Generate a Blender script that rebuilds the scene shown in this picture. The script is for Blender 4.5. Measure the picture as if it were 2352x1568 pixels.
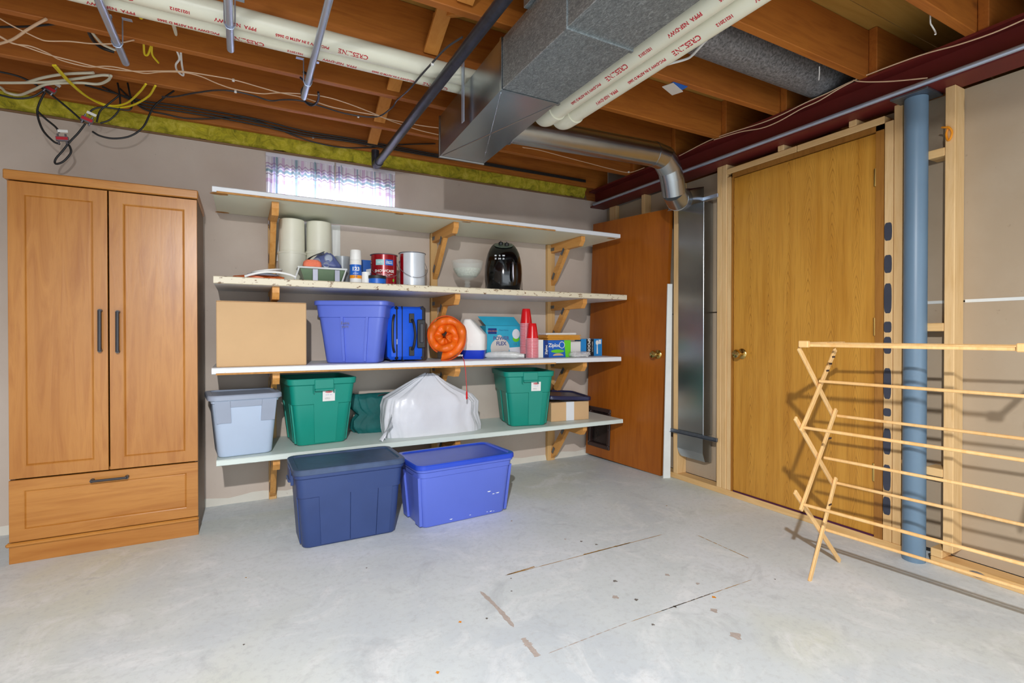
import bpy, math, random
from mathutils import Vector, Matrix, noise
random.seed(7)
PI = math.pi
for o in list(bpy.data.objects): bpy.data.objects.remove(o, do_unlink=True)
sc = bpy.context.scene
COL = sc.collection

# ------------------------------------------------------------------ camera
CAM = Vector((0, 0, 1.07)); YAW = math.radians(28.07); PITCH = math.radians(-0.42)
FPX = 1159.0
FW = Vector((math.sin(YAW)*math.cos(PITCH), math.cos(YAW)*math.cos(PITCH), math.sin(PITCH)))
RT = Vector((math.cos(YAW), -math.sin(YAW), 0)); UP = RT.cross(FW)
cd = bpy.data.cameras.new('camera'); cam = bpy.data.objects.new('camera', cd); COL.objects.link(cam)
cd.sensor_width = 36; cd.lens = FPX/2352*36; cd.shift_y = -9.5/2352; cd.clip_start = 0.02
cam.matrix_world = Matrix.Translation(CAM) @ Matrix((RT, UP, -FW)).transposed().to_4x4()
sc.camera = cam

# ------------------------------------------------------------------ light, world, exposure
w = bpy.data.worlds.new('world'); sc.world = w; w.use_nodes = True
w.node_tree.nodes['Background'].inputs[0].default_value = (0.80, 0.90, 1.0, 1)
w.node_tree.nodes['Background'].inputs[1].default_value = 0.68
sc.view_settings.view_transform = 'Standard'; sc.view_settings.look = 'None'
sc.view_settings.exposure = 1.15; sc.view_settings.gamma = 1; sc.view_settings.use_curve_mapping = False
def lamp(name, kind, loc, power, col, size, rot=(0, 0, 0), sy=None):
    l = bpy.data.lights.new(name, kind); l.energy = power; l.color = col
    if kind == 'AREA':
        l.size = size
        if sy: l.shape = 'RECTANGLE'; l.size_y = sy
    else: l.shadow_soft_size = size
    o = bpy.data.objects.new(name, l); o.location = loc; o.rotation_euler = rot; COL.objects.link(o); return o
sp_ = lamp("shaded_bulb", "SPOT", (-0.26, -0.38, 2.04), 185, (0.98, 0.985, 1.0), 0.03, (math.radians(22), 0, math.radians(-30)))
sp_.data.spot_size = math.radians(166); sp_.data.spot_blend = 0.75
lamp('rear_fill', 'AREA', (0.3, -2.85, 0.9), 20, (0.88, 0.95, 1.0), 4.6, (PI/2, 0, 0), 1.5)  # soft fill light added behind the camera to lift floor and lower walls
lamp('daylight', 'AREA', (0.55, 4.3, 2.05), 20, (0.84, 0.88, 1.0), 1.1, (-PI/2, 0, 0), 0.6)

# ------------------------------------------------------------------ helpers
def P(u, v, **k):
    """point of the room seen at photo pixel (u,v) on a plane x=, y= or z="""
    D = FW + RT*((u-1176)/FPX) + UP*((774.5-v)/FPX)
    a, val = list(k.items())[0]; i = 'xyz'.index(a)
    return CAM + D*((val-CAM[i])/D[i])
def lin(c):
    r = []
    for x in c:
        x /= 255.0; r.append(x/12.92 if x <= .04045 else ((x+.055)/1.055)**2.4)
    return (*r, 1)

class G:
    def __init__(s): s.v = []; s.f = []; s.m = []; s.mi = 0
    def add(s, vs, fs, T=None):
        n = len(s.v)
        s.v += [tuple(T @ Vector(p)) if T else tuple(p) for p in vs]
        s.f += [tuple(n+i for i in f) for f in fs]; s.m += [s.mi]*len(fs); return s
    def bx(s, x0, x1, y0, y1, z0, z1, T=None, b=0):
        if b <= 0:
            vs = [(x, y, z) for z in (z0, z1) for x, y in ((x0, y0), (x1, y0), (x1, y1), (x0, y1))]
            return s.add(vs, [(3, 2, 1, 0), (4, 5, 6, 7), (0, 1, 5, 4), (1, 2, 6, 5), (2, 3, 7, 6), (3, 0, 4, 7)], T)
        b = min(b, (x1-x0)*.45, (y1-y0)*.45, (z1-z0)*.45)
        vs = []; idx = {}
        for cx in (0, 1):
            for cy in (0, 1):
                for cz in (0, 1):
                    X = (x0, x1)[cx]; Y = (y0, y1)[cy]; Z = (z0, z1)[cz]
                    dx = b*(1-2*cx); dy = b*(1-2*cy); dz = b*(1-2*cz)
                    idx[cx, cy, cz] = len(vs)
                    vs += [(X, Y+dy, Z+dz), (X+dx, Y, Z+dz), (X+dx, Y+dy, Z)]
        I = lambda c, a: idx[c]+a
        fs = []
        def quad(a, q): fs.append(q)
        for a in range(3):
            o1, o2 = [i for i in range(3) if i != a]
            for e in (0, 1):
                cs = []
                for p, q in ((0, 0), (1, 0), (1, 1), (0, 1)):
                    c = [0, 0, 0]; c[a] = e; c[o1] = p; c[o2] = q; cs.append(I(tuple(c), a))
                flip = (e == 0) ^ (a == 1)
                fs.append(tuple(cs[::-1]) if flip else tuple(cs))
        for a in range(3):     # edges along axis a
            o1, o2 = [i for i in range(3) if i != a]
            for p in (0, 1):
                for q in (0, 1):
                    c0 = [0, 0, 0]; c1 = [0, 0, 0]; c0[o1] = c1[o1] = p; c0[o2] = c1[o2] = q; c1[a] = 1
                    fs.append((I(tuple(c0), o1), I(tuple(c1), o1), I(tuple(c1), o2), I(tuple(c0), o2)))
        for c in idx: fs.append((idx[c], idx[c]+1, idx[c]+2))
        return s.add(vs, fs, T)
    def prism(s, pts, h0, h1, axis='z', T=None):
        n = len(pts)
        def mk(p, h):
            return (p[0], p[1], h) if axis == 'z' else ((p[0], h, p[1]) if axis == 'y' else (h, p[0], p[1]))
        vs = [mk(p, h0) for p in pts]+[mk(p, h1) for p in pts]
        fs = [tuple(range(n))[::-1], tuple(range(n, 2*n))]+[(i, (i+1) % n, n+(i+1) % n, n+i) for i in range(n)]
        return s.add(vs, fs, T)
    def tube(s, pts, r, n=10, cap=True, sx=1):
        pts = [Vector(p) for p in pts]; N = len(pts); rr = r if isinstance(r, (list, tuple)) else [r]*N
        ta = (pts[1]-pts[0]).normalized()
        ref = Vector((0, 0, 1)) if abs(ta.z) < .9 else Vector((1, 0, 0))
        nx = ta.cross(ref).normalized()
        vs = []
        for i, p in enumerate(pts):
            t = (pts[min(i+1, N-1)]-pts[max(i-1, 0)])
            t = t.normalized() if t.length > 1e-9 else ta
            nx = (nx-t*nx.dot(t))
            nx = nx.normalized() if nx.length > 1e-6 else t.orthogonal().normalized()
            ny = t.cross(nx)
            for k in range(n):
                a = 2*PI*k/n; vs.append(p+(nx*math.cos(a)*sx+ny*math.sin(a))*rr[i])
        fs = [(i*n+k, i*n+(k+1) % n, (i+1)*n+(k+1) % n, (i+1)*n+k) for i in range(N-1) for k in range(n)]
        if cap: fs += [tuple(range(n))[::-1], tuple((N-1)*n+k for k in range(n))]
        return s.add(vs, fs)
    def lathe(s, prof, n=24, T=None, cap=True):
        vs = [(r*math.cos(2*PI*k/n), r*math.sin(2*PI*k/n), z) for r, z in prof for k in range(n)]
        N = len(prof)
        fs = [(i*n+k, i*n+(k+1) % n, (i+1)*n+(k+1) % n, (i+1)*n+k) for i in range(N-1) for k in range(n)]
        if cap: fs += [tuple(range(n))[::-1], tuple((N-1)*n+k for k in range(n))]
        return s.add(vs, fs, T)
    def loft(s, rings, T=None, cap=True, closed=True):
        n = len(rings[0]); vs = [p for r in rings for p in r]; N = len(rings); e = n if closed else n-1
        fs = [(i*n+k, i*n+(k+1) % n, (i+1)*n+(k+1) % n, (i+1)*n+k) for i in range(N-1) for k in range(e)]
        if cap: fs += [tuple(range(n))[::-1], tuple((N-1)*n+k for k in range(n))]
        return s.add(vs, fs, T)
    def build(s, name, mat, parent=None, ang=35, loc=None, rot=None, bevel=0):
        me = bpy.data.meshes.new(name); me.from_pydata(s.v, [], s.f)
        for m in (mat if isinstance(mat, (list, tuple)) else [mat]): me.materials.append(m)
        if len(me.materials) > 1: me.polygons.foreach_set('material_index', s.m)
        me.validate(); me.update()
        if ang:
            me.polygons.foreach_set('use_smooth', [True]*len(me.polygons)); me.set_sharp_from_angle(angle=math.radians(ang))
        o = bpy.data.objects.new(name, me); COL.objects.link(o)
        if parent: o.parent = parent
        if loc is not None: o.location = loc
        if rot is not None: o.rotation_euler = rot
        if bevel:
            b = o.modifiers.new('bevel', 'BEVEL'); b.width = bevel; b.segments = 2; b.limit_method = 'ANGLE'
        return o
def B(name, mat, x0, x1, y0, y1, z0, z1, parent=None, b=.002, T=None):
    return G().bx(x0, x1, y0, y1, z0, z1, T, b).build(name, mat, parent, ang=None)
def tag(o, label, cat, group=None, kind=None):
    if label: o['label'] = label
    if cat: o['category'] = cat
    if group: o['group'] = group
    if kind: o['kind'] = kind
    return o
def thing(name, label, cat, loc=(0, 0, 0), rz=0, group=None):
    o = bpy.data.objects.new(name, None); COL.objects.link(o); o.location = loc; o.rotation_euler = (0, 0, rz)
    o.empty_display_size = .05; return tag(o, label, cat, group)
def struct(o): o['kind'] = 'structure'; return o
def lab(o, t): o['label'] = t; return o
def smooth(pts, k=6):
    pts = [Vector(p) for p in pts]
    if len(pts) < 3: return pts
    q = [pts[0]*2-pts[1]]+pts+[pts[-1]*2-pts[-2]]; out = []
    for i in range(1, len(q)-2):
        for j in range(k):
            t = j/k; a, b, c, d = q[i-1:i+3]
            out.append(.5*((2*b)+(c-a)*t+(2*a-5*b+4*c-d)*t*t+(3*b-a-3*c+d)*t**3))
    return out+[pts[-1]]
def rrect(w, d, r, z, cx=0, cy=0, k=5):
    r = min(r, w*.49, d*.49); out = []
    for sx, sy, a0 in ((1, -1, -PI/2), (1, 1, 0), (-1, 1, PI/2), (-1, -1, PI)):
        for j in range(k+1):
            a = a0+PI/2*j/k; out.append((cx+sx*(w/2-r)+r*math.cos(a), cy+sy*(d/2-r)+r*math.sin(a), z))
    return out
def text(s_, size, mat, parent, fn, extrude=0.0, align='CENTER', name='print', bold=0, sx=1):
    c = bpy.data.curves.new('t', 'FONT'); c.body = s_; c.size = size; c.align_x = align; c.align_y = 'CENTER'
    c.extrude = extrude; c.resolution_u = 2; c.offset = bold; c.space_line = .85
    o = bpy.data.objects.new('t', c); COL.objects.link(o)
    me = bpy.data.meshes.new_from_object(o.evaluated_get(bpy.context.evaluated_depsgraph_get()))
    bpy.data.objects.remove(o, do_unlink=True)
    for v in me.vertices: v.co = fn(v.co.x*sx, v.co.y, v.co.z)
    me.materials.clear(); me.materials.append(mat)
    o = bpy.data.objects.new(name, me); COL.objects.link(o); o.parent = parent; return o
def plane_fn(o, ex, ey, off=.0006):
    o = Vector(o); ex = Vector(ex).normalized(); ey = Vector(ey).normalized(); n = ex.cross(ey)
    return lambda x, y, z: o+ex*x+ey*y+n*(off+z)

# ------------------------------------------------------------------ materials
def base(name):
    m = bpy.data.materials.new(name); m.use_nodes = True; nt = m.node_tree
    return m, nt, nt.nodes['Principled BSDF']
def coords(nt, scale=(1, 1, 1), rnd=True, rot=None):
    N = nt.nodes; tc = N.new('ShaderNodeTexCoord'); mp = N.new('ShaderNodeMapping')
    mp.inputs['Scale'].default_value = scale
    if rot: mp.inputs['Rotation'].default_value = rot
    if rnd:
        oi = N.new('ShaderNodeObjectInfo'); ma = N.new('ShaderNodeMath'); ma.operation = 'MULTIPLY'; ma.inputs[1].default_value = 17
        va = N.new('ShaderNodeVectorMath'); va.operation = 'ADD'
        nt.links.new(oi.outputs['Random'], ma.inputs[0]); nt.links.new(tc.outputs['Object'], va.inputs[0]); nt.links.new(ma.outputs[0], va.inputs[1])
        nt.links.new(va.outputs[0], mp.inputs['Vector'])
    else: nt.links.new(tc.outputs['Object'], mp.inputs['Vector'])
    return mp.outputs[0]
def noise_(nt, vec, scale, detail=4, rough=.6, dist=0):
    n = nt.nodes.new('ShaderNodeTexNoise'); n.inputs['Scale'].default_value = scale; n.inputs['Detail'].default_value = detail
    n.inputs['Roughness'].default_value = rough; n.inputs['Distortion'].default_value = dist
    nt.links.new(vec, n.inputs['Vector']); return n.outputs['Fac']
def ramp(nt, fac, stops, interp='LINEAR'):
    r = nt.nodes.new('ShaderNodeValToRGB'); e = r.color_ramp; e.interpolation = interp
    while len(e.elements) < len(stops): e.elements.new(.5)
    for i, (p, c) in enumerate(stops): e.elements[i].position = p; e.elements[i].color = c
    nt.links.new(fac, r.inputs[0]); return r.outputs[0]
def mix(nt, fac, a, b, mode='MIX'):
    m = nt.nodes.new('ShaderNodeMix'); m.data_type = 'RGBA'; m.blend_type = mode
    for k, x in ((0, fac), (6, a), (7, b)):
        if hasattr(x, 'links') or hasattr(x, 'is_linked'): nt.links.new(x, m.inputs[k])
        else: m.inputs[k].default_value = x
    return m.outputs[2]
def bump(nt, bs, h, s=.2, d=.01):
    b = nt.nodes.new('ShaderNodeBump'); b.inputs['Strength'].default_value = s; b.inputs['Distance'].default_value = d
    nt.links.new(h, b.inputs['Height']); nt.links.new(b.outputs[0], bs.inputs['Normal'])
def plain(name, c, rough=.5, metal=0, var=.08, scale=8, bmp=0, bs_=60, trans=0, alpha=1, coat=0, emit=None, spec=None):
    m, nt, b = base(name); c = lin(c)
    v = coords(nt)
    if var: nt.links.new(ramp(nt, noise_(nt, v, scale), [(.3, (*[x*(1-var) for x in c[:3]], 1)), (.7, (*[min(1, x*(1+var)) for x in c[:3]], 1))]), b.inputs['Base Color'])
    else: b.inputs['Base Color'].default_value = c
    b.inputs['Roughness'].default_value = rough; b.inputs['Metallic'].default_value = metal
    b.inputs['Transmission Weight'].default_value = trans; b.inputs['Alpha'].default_value = alpha
    if coat: b.inputs['Coat Weight'].default_value = coat
    if spec is not None: b.inputs['Specular IOR Level'].default_value = spec
    if bmp: bump(nt, b, noise_(nt, v, bs_, 3), bmp)
    return m
def wood(name, ca, cb, axis='x', rough=.6, scale=1., knot=.5, cd=None, gloss=None, dirt=0):
    m, nt, b = base(name); ca, cb = lin(ca), lin(cb)
    s = {'x': (.09, 1, 1), 'y': (1, .09, 1), 'z': (1, 1, .09)}[axis]
    v = coords(nt, s)
    f = noise_(nt, v, 26*scale, 5, .62, .6)
    col = ramp(nt, f, [(.3, ca), (.52, cb), (.72, ca)])
    f2 = noise_(nt, coords(nt, tuple(.3 if x < 1 else 1 for x in s)), 3.0*scale, 3)
    col = mix(nt, ramp(nt, f2, [(.35, (0, 0, 0, 1)), (.7, (.55, .55, .55, 1))]), col, cd and lin(cd) or (ca[0]*.62, ca[1]*.55, ca[2]*.5, 1))
    if knot:
        vo = nt.nodes.new('ShaderNodeTexVoronoi'); vo.inputs['Scale'].default_value = 3.2
        nt.links.new(coords(nt, tuple(.5 if x < 1 else 1 for x in s)), vo.inputs['Vector'])
        k = ramp(nt, vo.outputs['Distance'], [(.03, (knot, knot, knot, 1)), (.075, (0, 0, 0, 1))])
        col = mix(nt, k, col, (ca[0]*.25, ca[1]*.16, ca[2]*.12, 1))
    nt.links.new(col, b.inputs['Base Color']); b.inputs['Roughness'].default_value = rough
    bump(nt, b, f, .12, .004)
    return m
JOIST = wood('joist_wood', (154, 86, 22), (178, 106, 34), 'x', .62, 1, .7, (146, 74, 22))
JOISTY = wood('bridging_wood', (198, 124, 44), (212, 142, 62), 'y', .62, 1, .5)
STUD = wood('pine_stud', (216, 176, 118), (232, 198, 146), 'z', .6, 1, .6, (206, 160, 98))
STUDY = wood('pine_plate', (216, 172, 108), (232, 196, 140), 'y', .6, 1, .6, (206, 160, 98))
BRK = wood('bracket_pine', (206, 142, 66), (222, 164, 92), 'y', .55, 1, .4, (196, 128, 52))
BRKZ = wood('upright_pine', (204, 160, 100), (218, 180, 122), 'z', .55, 1, .4, (192, 142, 78))
WARD = wood('honey_laminate', (168, 106, 40), (190, 130, 60), 'z', .33, .8, 0, (152, 90, 28))
WARDX = wood('honey_laminate_cross', (168, 106, 40), (190, 130, 60), 'x', .33, .8, 0, (152, 90, 28))
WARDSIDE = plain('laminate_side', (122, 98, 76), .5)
MAHOG = wood('mahogany_veneer', (146, 76, 14), (168, 94, 24), 'z', .33, .55, 0, (108, 50, 10))
RACKW = wood('rack_birch', (226, 178, 112), (238, 198, 138), 'z', .45, 1, 0, (216, 160, 92))
PLY = wood('plywood', (160, 118, 46), (178, 136, 62), 'x', .75, .7, .6, (160, 116, 44))
def oak():
    m, nt, b = base('oak_veneer'); N = nt.nodes; L = nt.links
    def ma(op, a, b_=None):
        n = N.new('ShaderNodeMath'); n.operation = op
        for i, x in enumerate((a, b_)):
            if x is None: continue
            if hasattr(x, 'is_linked'): L.new(x, n.inputs[i])
            else: n.inputs[i].default_value = x
        return n.outputs[0]
    v = coords(nt, (1, 1, .2), False); sp = N.new('ShaderNodeSeparateXYZ'); tc = N.new('ShaderNodeTexCoord'); L.new(tc.outputs['Object'], sp.inputs[0])
    wob = ma('MULTIPLY', ma('SUBTRACT', noise_(nt, v, 7, 3), .5), .05)
    dy = ma('PINGPONG', ma('ADD', sp.outputs[1], wob), .062)
    h = ma('ADD', ma('ADD', sp.outputs[2], ma('MULTIPLY', ma('POWER', dy, 1.4), 22)), ma('MULTIPLY', noise_(nt, v, 14, 3), .09))
    ln = ma('FRACT', ma('MULTIPLY', h, 17))
    k = ramp(nt, ln, [(0, (1, 1, 1, 1)), (.10, (.7, .7, .7, 1)), (.3, (0, 0, 0, 1))])
    mask = ma('MULTIPLY', ramp(nt, dy, [(.0, (1, 1, 1, 1)), (.022, (.8, .8, .8, 1)), (.042, (.12, .12, .12, 1))]), ramp(nt, noise_(nt, v, 30, 3), [(.4, (.1, .1, .1, 1)), (.6, (1, 1, 1, 1))]))
    col = ramp(nt, noise_(nt, coords(nt, (1, 1, .06), False), 18, 3), [(.3, lin((186, 128, 42))), (.6, lin((204, 148, 58)))])
    col = mix(nt, ma('MULTIPLY', ma('MULTIPLY', k, mask), .75), col, lin((128, 80, 22)))
    pores = noise_(nt, coords(nt, (1, 1, .03), False), 190, 2)
    col = mix(nt, ramp(nt, pores, [(.52, (0, 0, 0, 1)), (.7, (.4, .4, .4, 1))]), col, lin((150, 98, 30)))
    L.new(col, b.inputs['Base Color']); b.inputs['Roughness'].default_value = .38; return m
OAK = oak()
def concrete():
    m, nt, b = base('concrete_floor')
    v = coords(nt, rnd=False)
    c = ramp(nt, noise_(nt, v, 1.1, 6, .6, .4), [(.3, lin((200, 209, 216))), (.5, lin((214, 222, 224))), (.68, lin((226, 232, 238)))])
    c = mix(nt, ramp(nt, noise_(nt, v, .7, 3, .5, 1), [(.5, (0, 0, 0, 1)), (.68, (.7, .7, .7, 1))]), c, lin((214, 216, 190)))
    c = mix(nt, ramp(nt, noise_(nt, coords(nt, (1, 1, 1), False, (0, 0, .7)), 2.6, 7, .7, 1.5), [(.52, (0, 0, 0, 1)), (.66, (.65, .65, .65, 1))]), c, lin((236, 240, 242)))
    c = mix(nt, ramp(nt, noise_(nt, v, 4.5, 6, .7, .8), [(.30, (.45, .45, .45, 1)), (.44, (0, 0, 0, 1))]), c, lin((176, 182, 186)))
    c = mix(nt, ramp(nt, noise_(nt, v, 38, 6, .75), [(.36, (.35, .35, .35, 1)), (.5, (0, 0, 0, 1))]), c, lin((186, 190, 192)))
    sp = ramp(nt, noise_(nt, v, 9, 8, .8), [(.70, (0, 0, 0, 1)), (.74, (.6, .6, .6, 1))])
    c = mix(nt, sp, c, lin((150, 140, 130)))
    nt.links.new(c, b.inputs['Base Color']); b.inputs['Roughness'].default_value = .62
    bump(nt, b, noise_(nt, v, 60, 5), .08, .004); return m
FLOOR = concrete()
def wallmat(name, ca, cb, speck, rough=.9):
    m, nt, b = base(name); v = coords(nt, rnd=False)
    c = ramp(nt, noise_(nt, v, 1.6, 5, .6), [(.35, lin(ca)), (.65, lin(cb))])
    c = mix(nt, ramp(nt, noise_(nt, v, 30, 4, .7), [(.25, (.5, .5, .5, 1)), (.33, (0, 0, 0, 1))]), c, lin(speck))
    nt.links.new(c, b.inputs['Base Color']); b.inputs['Roughness'].default_value = rough
    bump(nt, b, noise_(nt, v, 90, 4), .1, .003); return m
WALLB = wallmat('painted_back_wall', (192, 176, 162), (202, 188, 175), (158, 142, 128))
WALLR = wallmat('drywall_backing', (172, 154, 130), (180, 164, 142), (120, 104, 84))
BASEC = wallmat('rough_foot', (206, 202, 190), (222, 218, 206), (150, 140, 126))
GALV = plain('galvanised', (176, 182, 186), .26, 1, .10, 3, .03, 20)
def dullgalv():
    m, nt, b = base('spangled_galvanised'); v = coords(nt)
    vo = nt.nodes.new('ShaderNodeTexVoronoi'); vo.inputs['Scale'].default_value = 60; nt.links.new(coords(nt, (1, .6, 1)), vo.inputs['Vector'])
    c = ramp(nt, noise_(nt, coords(nt, (1, .45, 1)), 110, 4, .8, 1.5), [(.32, lin((112, 120, 122))), (.5, lin((142, 150, 152))), (.68, lin((186, 194, 198)))])
    nt.links.new(c, b.inputs['Base Color']); b.inputs['Metallic'].default_value = .75; b.inputs['Roughness'].default_value = .48; return m
SPANG = dullgalv()
DARKDUCT = plain('dark_insulated_duct', (120, 120, 122), .6, .3, .6, 90, .2, 140)
CONDUIT = plain('conduit_steel', (186, 200, 222), .35, .7, .06)
ZINC = plain('zinc_plate', (120, 128, 140), .4, .9, .15, 40)
POST = plain('blue_grey_paint', (104, 130, 152), .38, 0, .05, 5)
BEAM = plain('oxide_red_paint', (104, 30, 26), .5, 0, .12, 4)
PVC = plain('cream_pvc', (222, 220, 200), .35, 0, .03)
BLKPIPE = plain('black_iron', (54, 56, 66), .38, .5, .3, 30)
BLACK = plain('black_rubber', (26, 26, 28), .5, 0, .1)
DGREY = plain('dark_handle', (62, 62, 66), .4, .3, .1)
WHITE = plain('white_plastic', (232, 232, 228), .45, 0, .02)
WPAINT = plain('white_paint', (222, 226, 224), .5, 0, .05, 6, .05, 30)
def shelfpaint(name, c, chip, amt, sc_=22):
    m, nt, b = base(name); v = coords(nt, (.5, 1, 1))
    k = ramp(nt, noise_(nt, v, sc_, 6, .7), [(amt, (1, 1, 1, 1)), (amt+.03, (0, 0, 0, 1))])
    nt.links.new(mix(nt, k, lin(c), lin(chip)), b.inputs['Base Color']); b.inputs['Roughness'].default_value = .45; return m
SHF_UNDER = shelfpaint('cream_shelf_paint', (232, 234, 212), (150, 108, 60), .2)
SHF_CHIP = shelfpaint('chipped_shelf_edge', (222, 212, 186), (128, 98, 66), .40, 46)
SHF_W = shelfpaint('white_shelf_paint', (226, 230, 234), (190, 170, 140), .25)
SHF_M = shelfpaint('mint_shelf_paint', (214, 226, 220), (190, 190, 170), .2)
FIBRE = plain('raw_fibre', (186, 134, 74), .9, 0, .2, 40)
def insul():
    m, nt, b = base('yellow_fibreglass'); v = coords(nt)
    f = noise_(nt, v, 14, 7, .75, 1)
    nt.links.new(ramp(nt, f, [(.3, lin((132, 128, 30))), (.5, lin((196, 182, 44))), (.7, lin((232, 216, 90)))]), b.inputs['Base Color'])
    b.inputs['Roughness'].default_value = 1; bump(nt, b, f, .8, .03); return m
INSUL = insul()
CARD = plain('cardboard', (206, 170, 126), .85, 0, .05, 3, .05, 40)
GREEN = plain('green_plastic', (10, 140, 122), .42, 0, .05, 3)
GREENDK = plain('green_cloth', (0, 92, 90), .7, 0, .25, 7, .3, 12)
VIOLET = plain('periwinkle_plastic', (92, 112, 206), .38, 0, .04, 3)
NAVY = plain('navy_plastic', (46, 66, 116), .42, 0, .07, 5)
NAVYLID = plain('navy_dusty_lid', (62, 80, 112), .5, 0, .22, 9)
NAVYDK = plain('dark_navy_lid', (30, 36, 72), .3, 0, .1)
GREYP = plain('grey_plastic', (150, 160, 178), .42, 0, .04, 4)
GREYP2 = plain('grey_plastic_lighter', (178, 194, 216), .42, 0, .03, 4)
BAG = plain('white_bag_film', (214, 216, 222), .32, 0, .03, 5, .25, 14)
BLUEBAG = plain('blue_nylon', (0, 84, 214), .55, 0, .06, 20, .05, 200)
ORANGE = plain('orange_nylon', (228, 104, 16), .42, 0, .12, 12, .35, 22)
ORANGE2 = plain('coral_foam', (238, 128, 96), .9, 0, .1, 60, .3, 80)
REDP = plain('red_plastic', (214, 16, 24), .25, 0, .03)
REDD = plain('red_print', (188, 28, 44), .6, 0, 0)
PINKP = plain('pale_cup_rim', (240, 186, 196), .35, 0, .03)
BLUEP = plain('royal_plastic', (20, 60, 200), .35, 0, .03)
CREAM = plain('cream_tub', (226, 224, 206), .42, 0, .03, 4)
OLIVE = plain('olive_metal', (92, 112, 84), .4, .4, .1)
MAUVE = plain('slate_rubber', (84, 96, 146), .45, 0, .12)
GLOSSBLK = plain('gloss_black', (5, 5, 6), .12, 0, 0, coat=.25)
BRASS = plain('brass', (206, 176, 104), .22, 1, .05)
SILVER = plain('brushed_silver', (140, 140, 150), .35, .8, .05)
REDCAN = plain('red_can_paint', (150, 14, 26), .25, .2, .04)
LABELB = plain('blue_label', (24, 96, 190), .4, 0, .05)
LABELD = plain('dark_blue_label', (16, 50, 120), .4, 0, .05)
LABELC = plain('cyan_card', (44, 168, 200), .45, 0, .08)
LGREEN = plain('lime_card', (106, 206, 40), .45, 0, .05)
LABELO = plain('orange_band', (236, 148, 20), .4, 0, .03)
MANILA = plain('manila_paper', (224, 160, 54), .8, 0, .06)
BROWNP = plain('brown_plastic', (58, 40, 36), .4, 0, .1)
PURPLE = plain('plum_sweep', (74, 22, 56), .6, 0, .1)
YELLOW = plain('yellow_jacket', (226, 204, 30), .45, 0, .05)
PEACH = plain('peach_wire', (224, 190, 156), .5, 0, .03)
ROMEX = plain('cream_jacket', (208, 202, 180), .5, 0, .04)
STAIN = plain('rust_stain', (172, 132, 66), .8, 0, .3, 60)
STAIN2 = plain('grey_brown_stain', (184, 172, 164), .8, 0, .12, 80)
STAIN3 = plain('dark_spot', (116, 110, 104), .8, 0, .2, 80)
TAPE = plain('white_tape', (226, 230, 234), .4, 0, .03)
PINKW = plain('pale_wood_card', (210, 204, 196), .5, 0, .03)
CYAN2 = plain('light_blue_card', (30, 136, 206), .45, 0, .05)
BOWLG, nt, b_ = base('pressed_glass'); b_.inputs['Roughness'].default_value = .08; b_.inputs['Alpha'].default_value = .15; b_.inputs['Base Color'].default_value = (.78, .84, .8, 1)
GLASS, nt, b_ = base('clear_glass'); b_.inputs['Transmission Weight'].default_value = 1; b_.inputs['Roughness'].default_value = .02
b_.inputs['Base Color'].default_value = (.96, .98, .97, 1); b_.inputs['IOR'].default_value = 1.05
FILM, nt, b_ = base('clear_film'); b_.inputs['Base Color'].default_value = (.85, .86, .9, 1); b_.inputs['Alpha'].default_value = .38; b_.inputs['Roughness'].default_value = .15
nt.links.new(ramp(nt, noise_(nt, coords(nt), 18, 4, .6, 1), [(.4, (.2, .2, .2, 1)), (.65, (.75, .75, .75, 1))]), b_.inputs['Alpha'])
def plaid():
    m, nt, b = base('plaid_curtain'); N = nt.nodes; L = nt.links
    uv = N.new('ShaderNodeUVMap'); sp = N.new('ShaderNodeSeparateXYZ'); L.new(uv.outputs[0], sp.inputs[0])
    Wt = (1, 1, 1, 1); W2 = lin((238, 232, 246)); pk = lin((196, 150, 190)); tl = lin((60, 150, 160)); pu = lin((150, 130, 200)); mv = lin((120, 70, 110))
    def stripes(out, per, stops):
        a = N.new('ShaderNodeMath'); a.operation = 'MULTIPLY'; a.inputs[1].default_value = per; L.new(out, a.inputs[0])
        f = N.new('ShaderNodeMath'); f.operation = 'FRACT'; L.new(a.outputs[0], f.inputs[0])
        return ramp(nt, f.outputs[0], stops, 'CONSTANT')
    st = [(0, Wt), (.30, pk), (.34, Wt), (.40, pu), (.44, Wt), (.50, tl), (.58, Wt), (.64, mv), (.67, Wt), (.80, lin((226, 190, 220))), (.92, Wt)]
    a = stripes(sp.outputs[0], 3.4, st); c = stripes(sp.outputs[1], 3.4, st)
    col = mix(nt, 1.0, a, c, 'MULTIPLY')
    col = mix(nt, .38, col, W2)
    tr = N.new('ShaderNodeBsdfTranslucent'); L.new(col, tr.inputs[0]); L.new(col, b.inputs['Base Color']); b.inputs['Roughness'].default_value = .9
    ms = N.new('ShaderNodeMixShader'); ms.inputs[0].default_value = .5; L.new(b.outputs[0], ms.inputs[1]); L.new(tr.outputs[0], ms.inputs[2])
    L.new(ms.outputs[0], N['Material Output'].inputs[0]); return m
PLAID = plaid()

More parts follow.
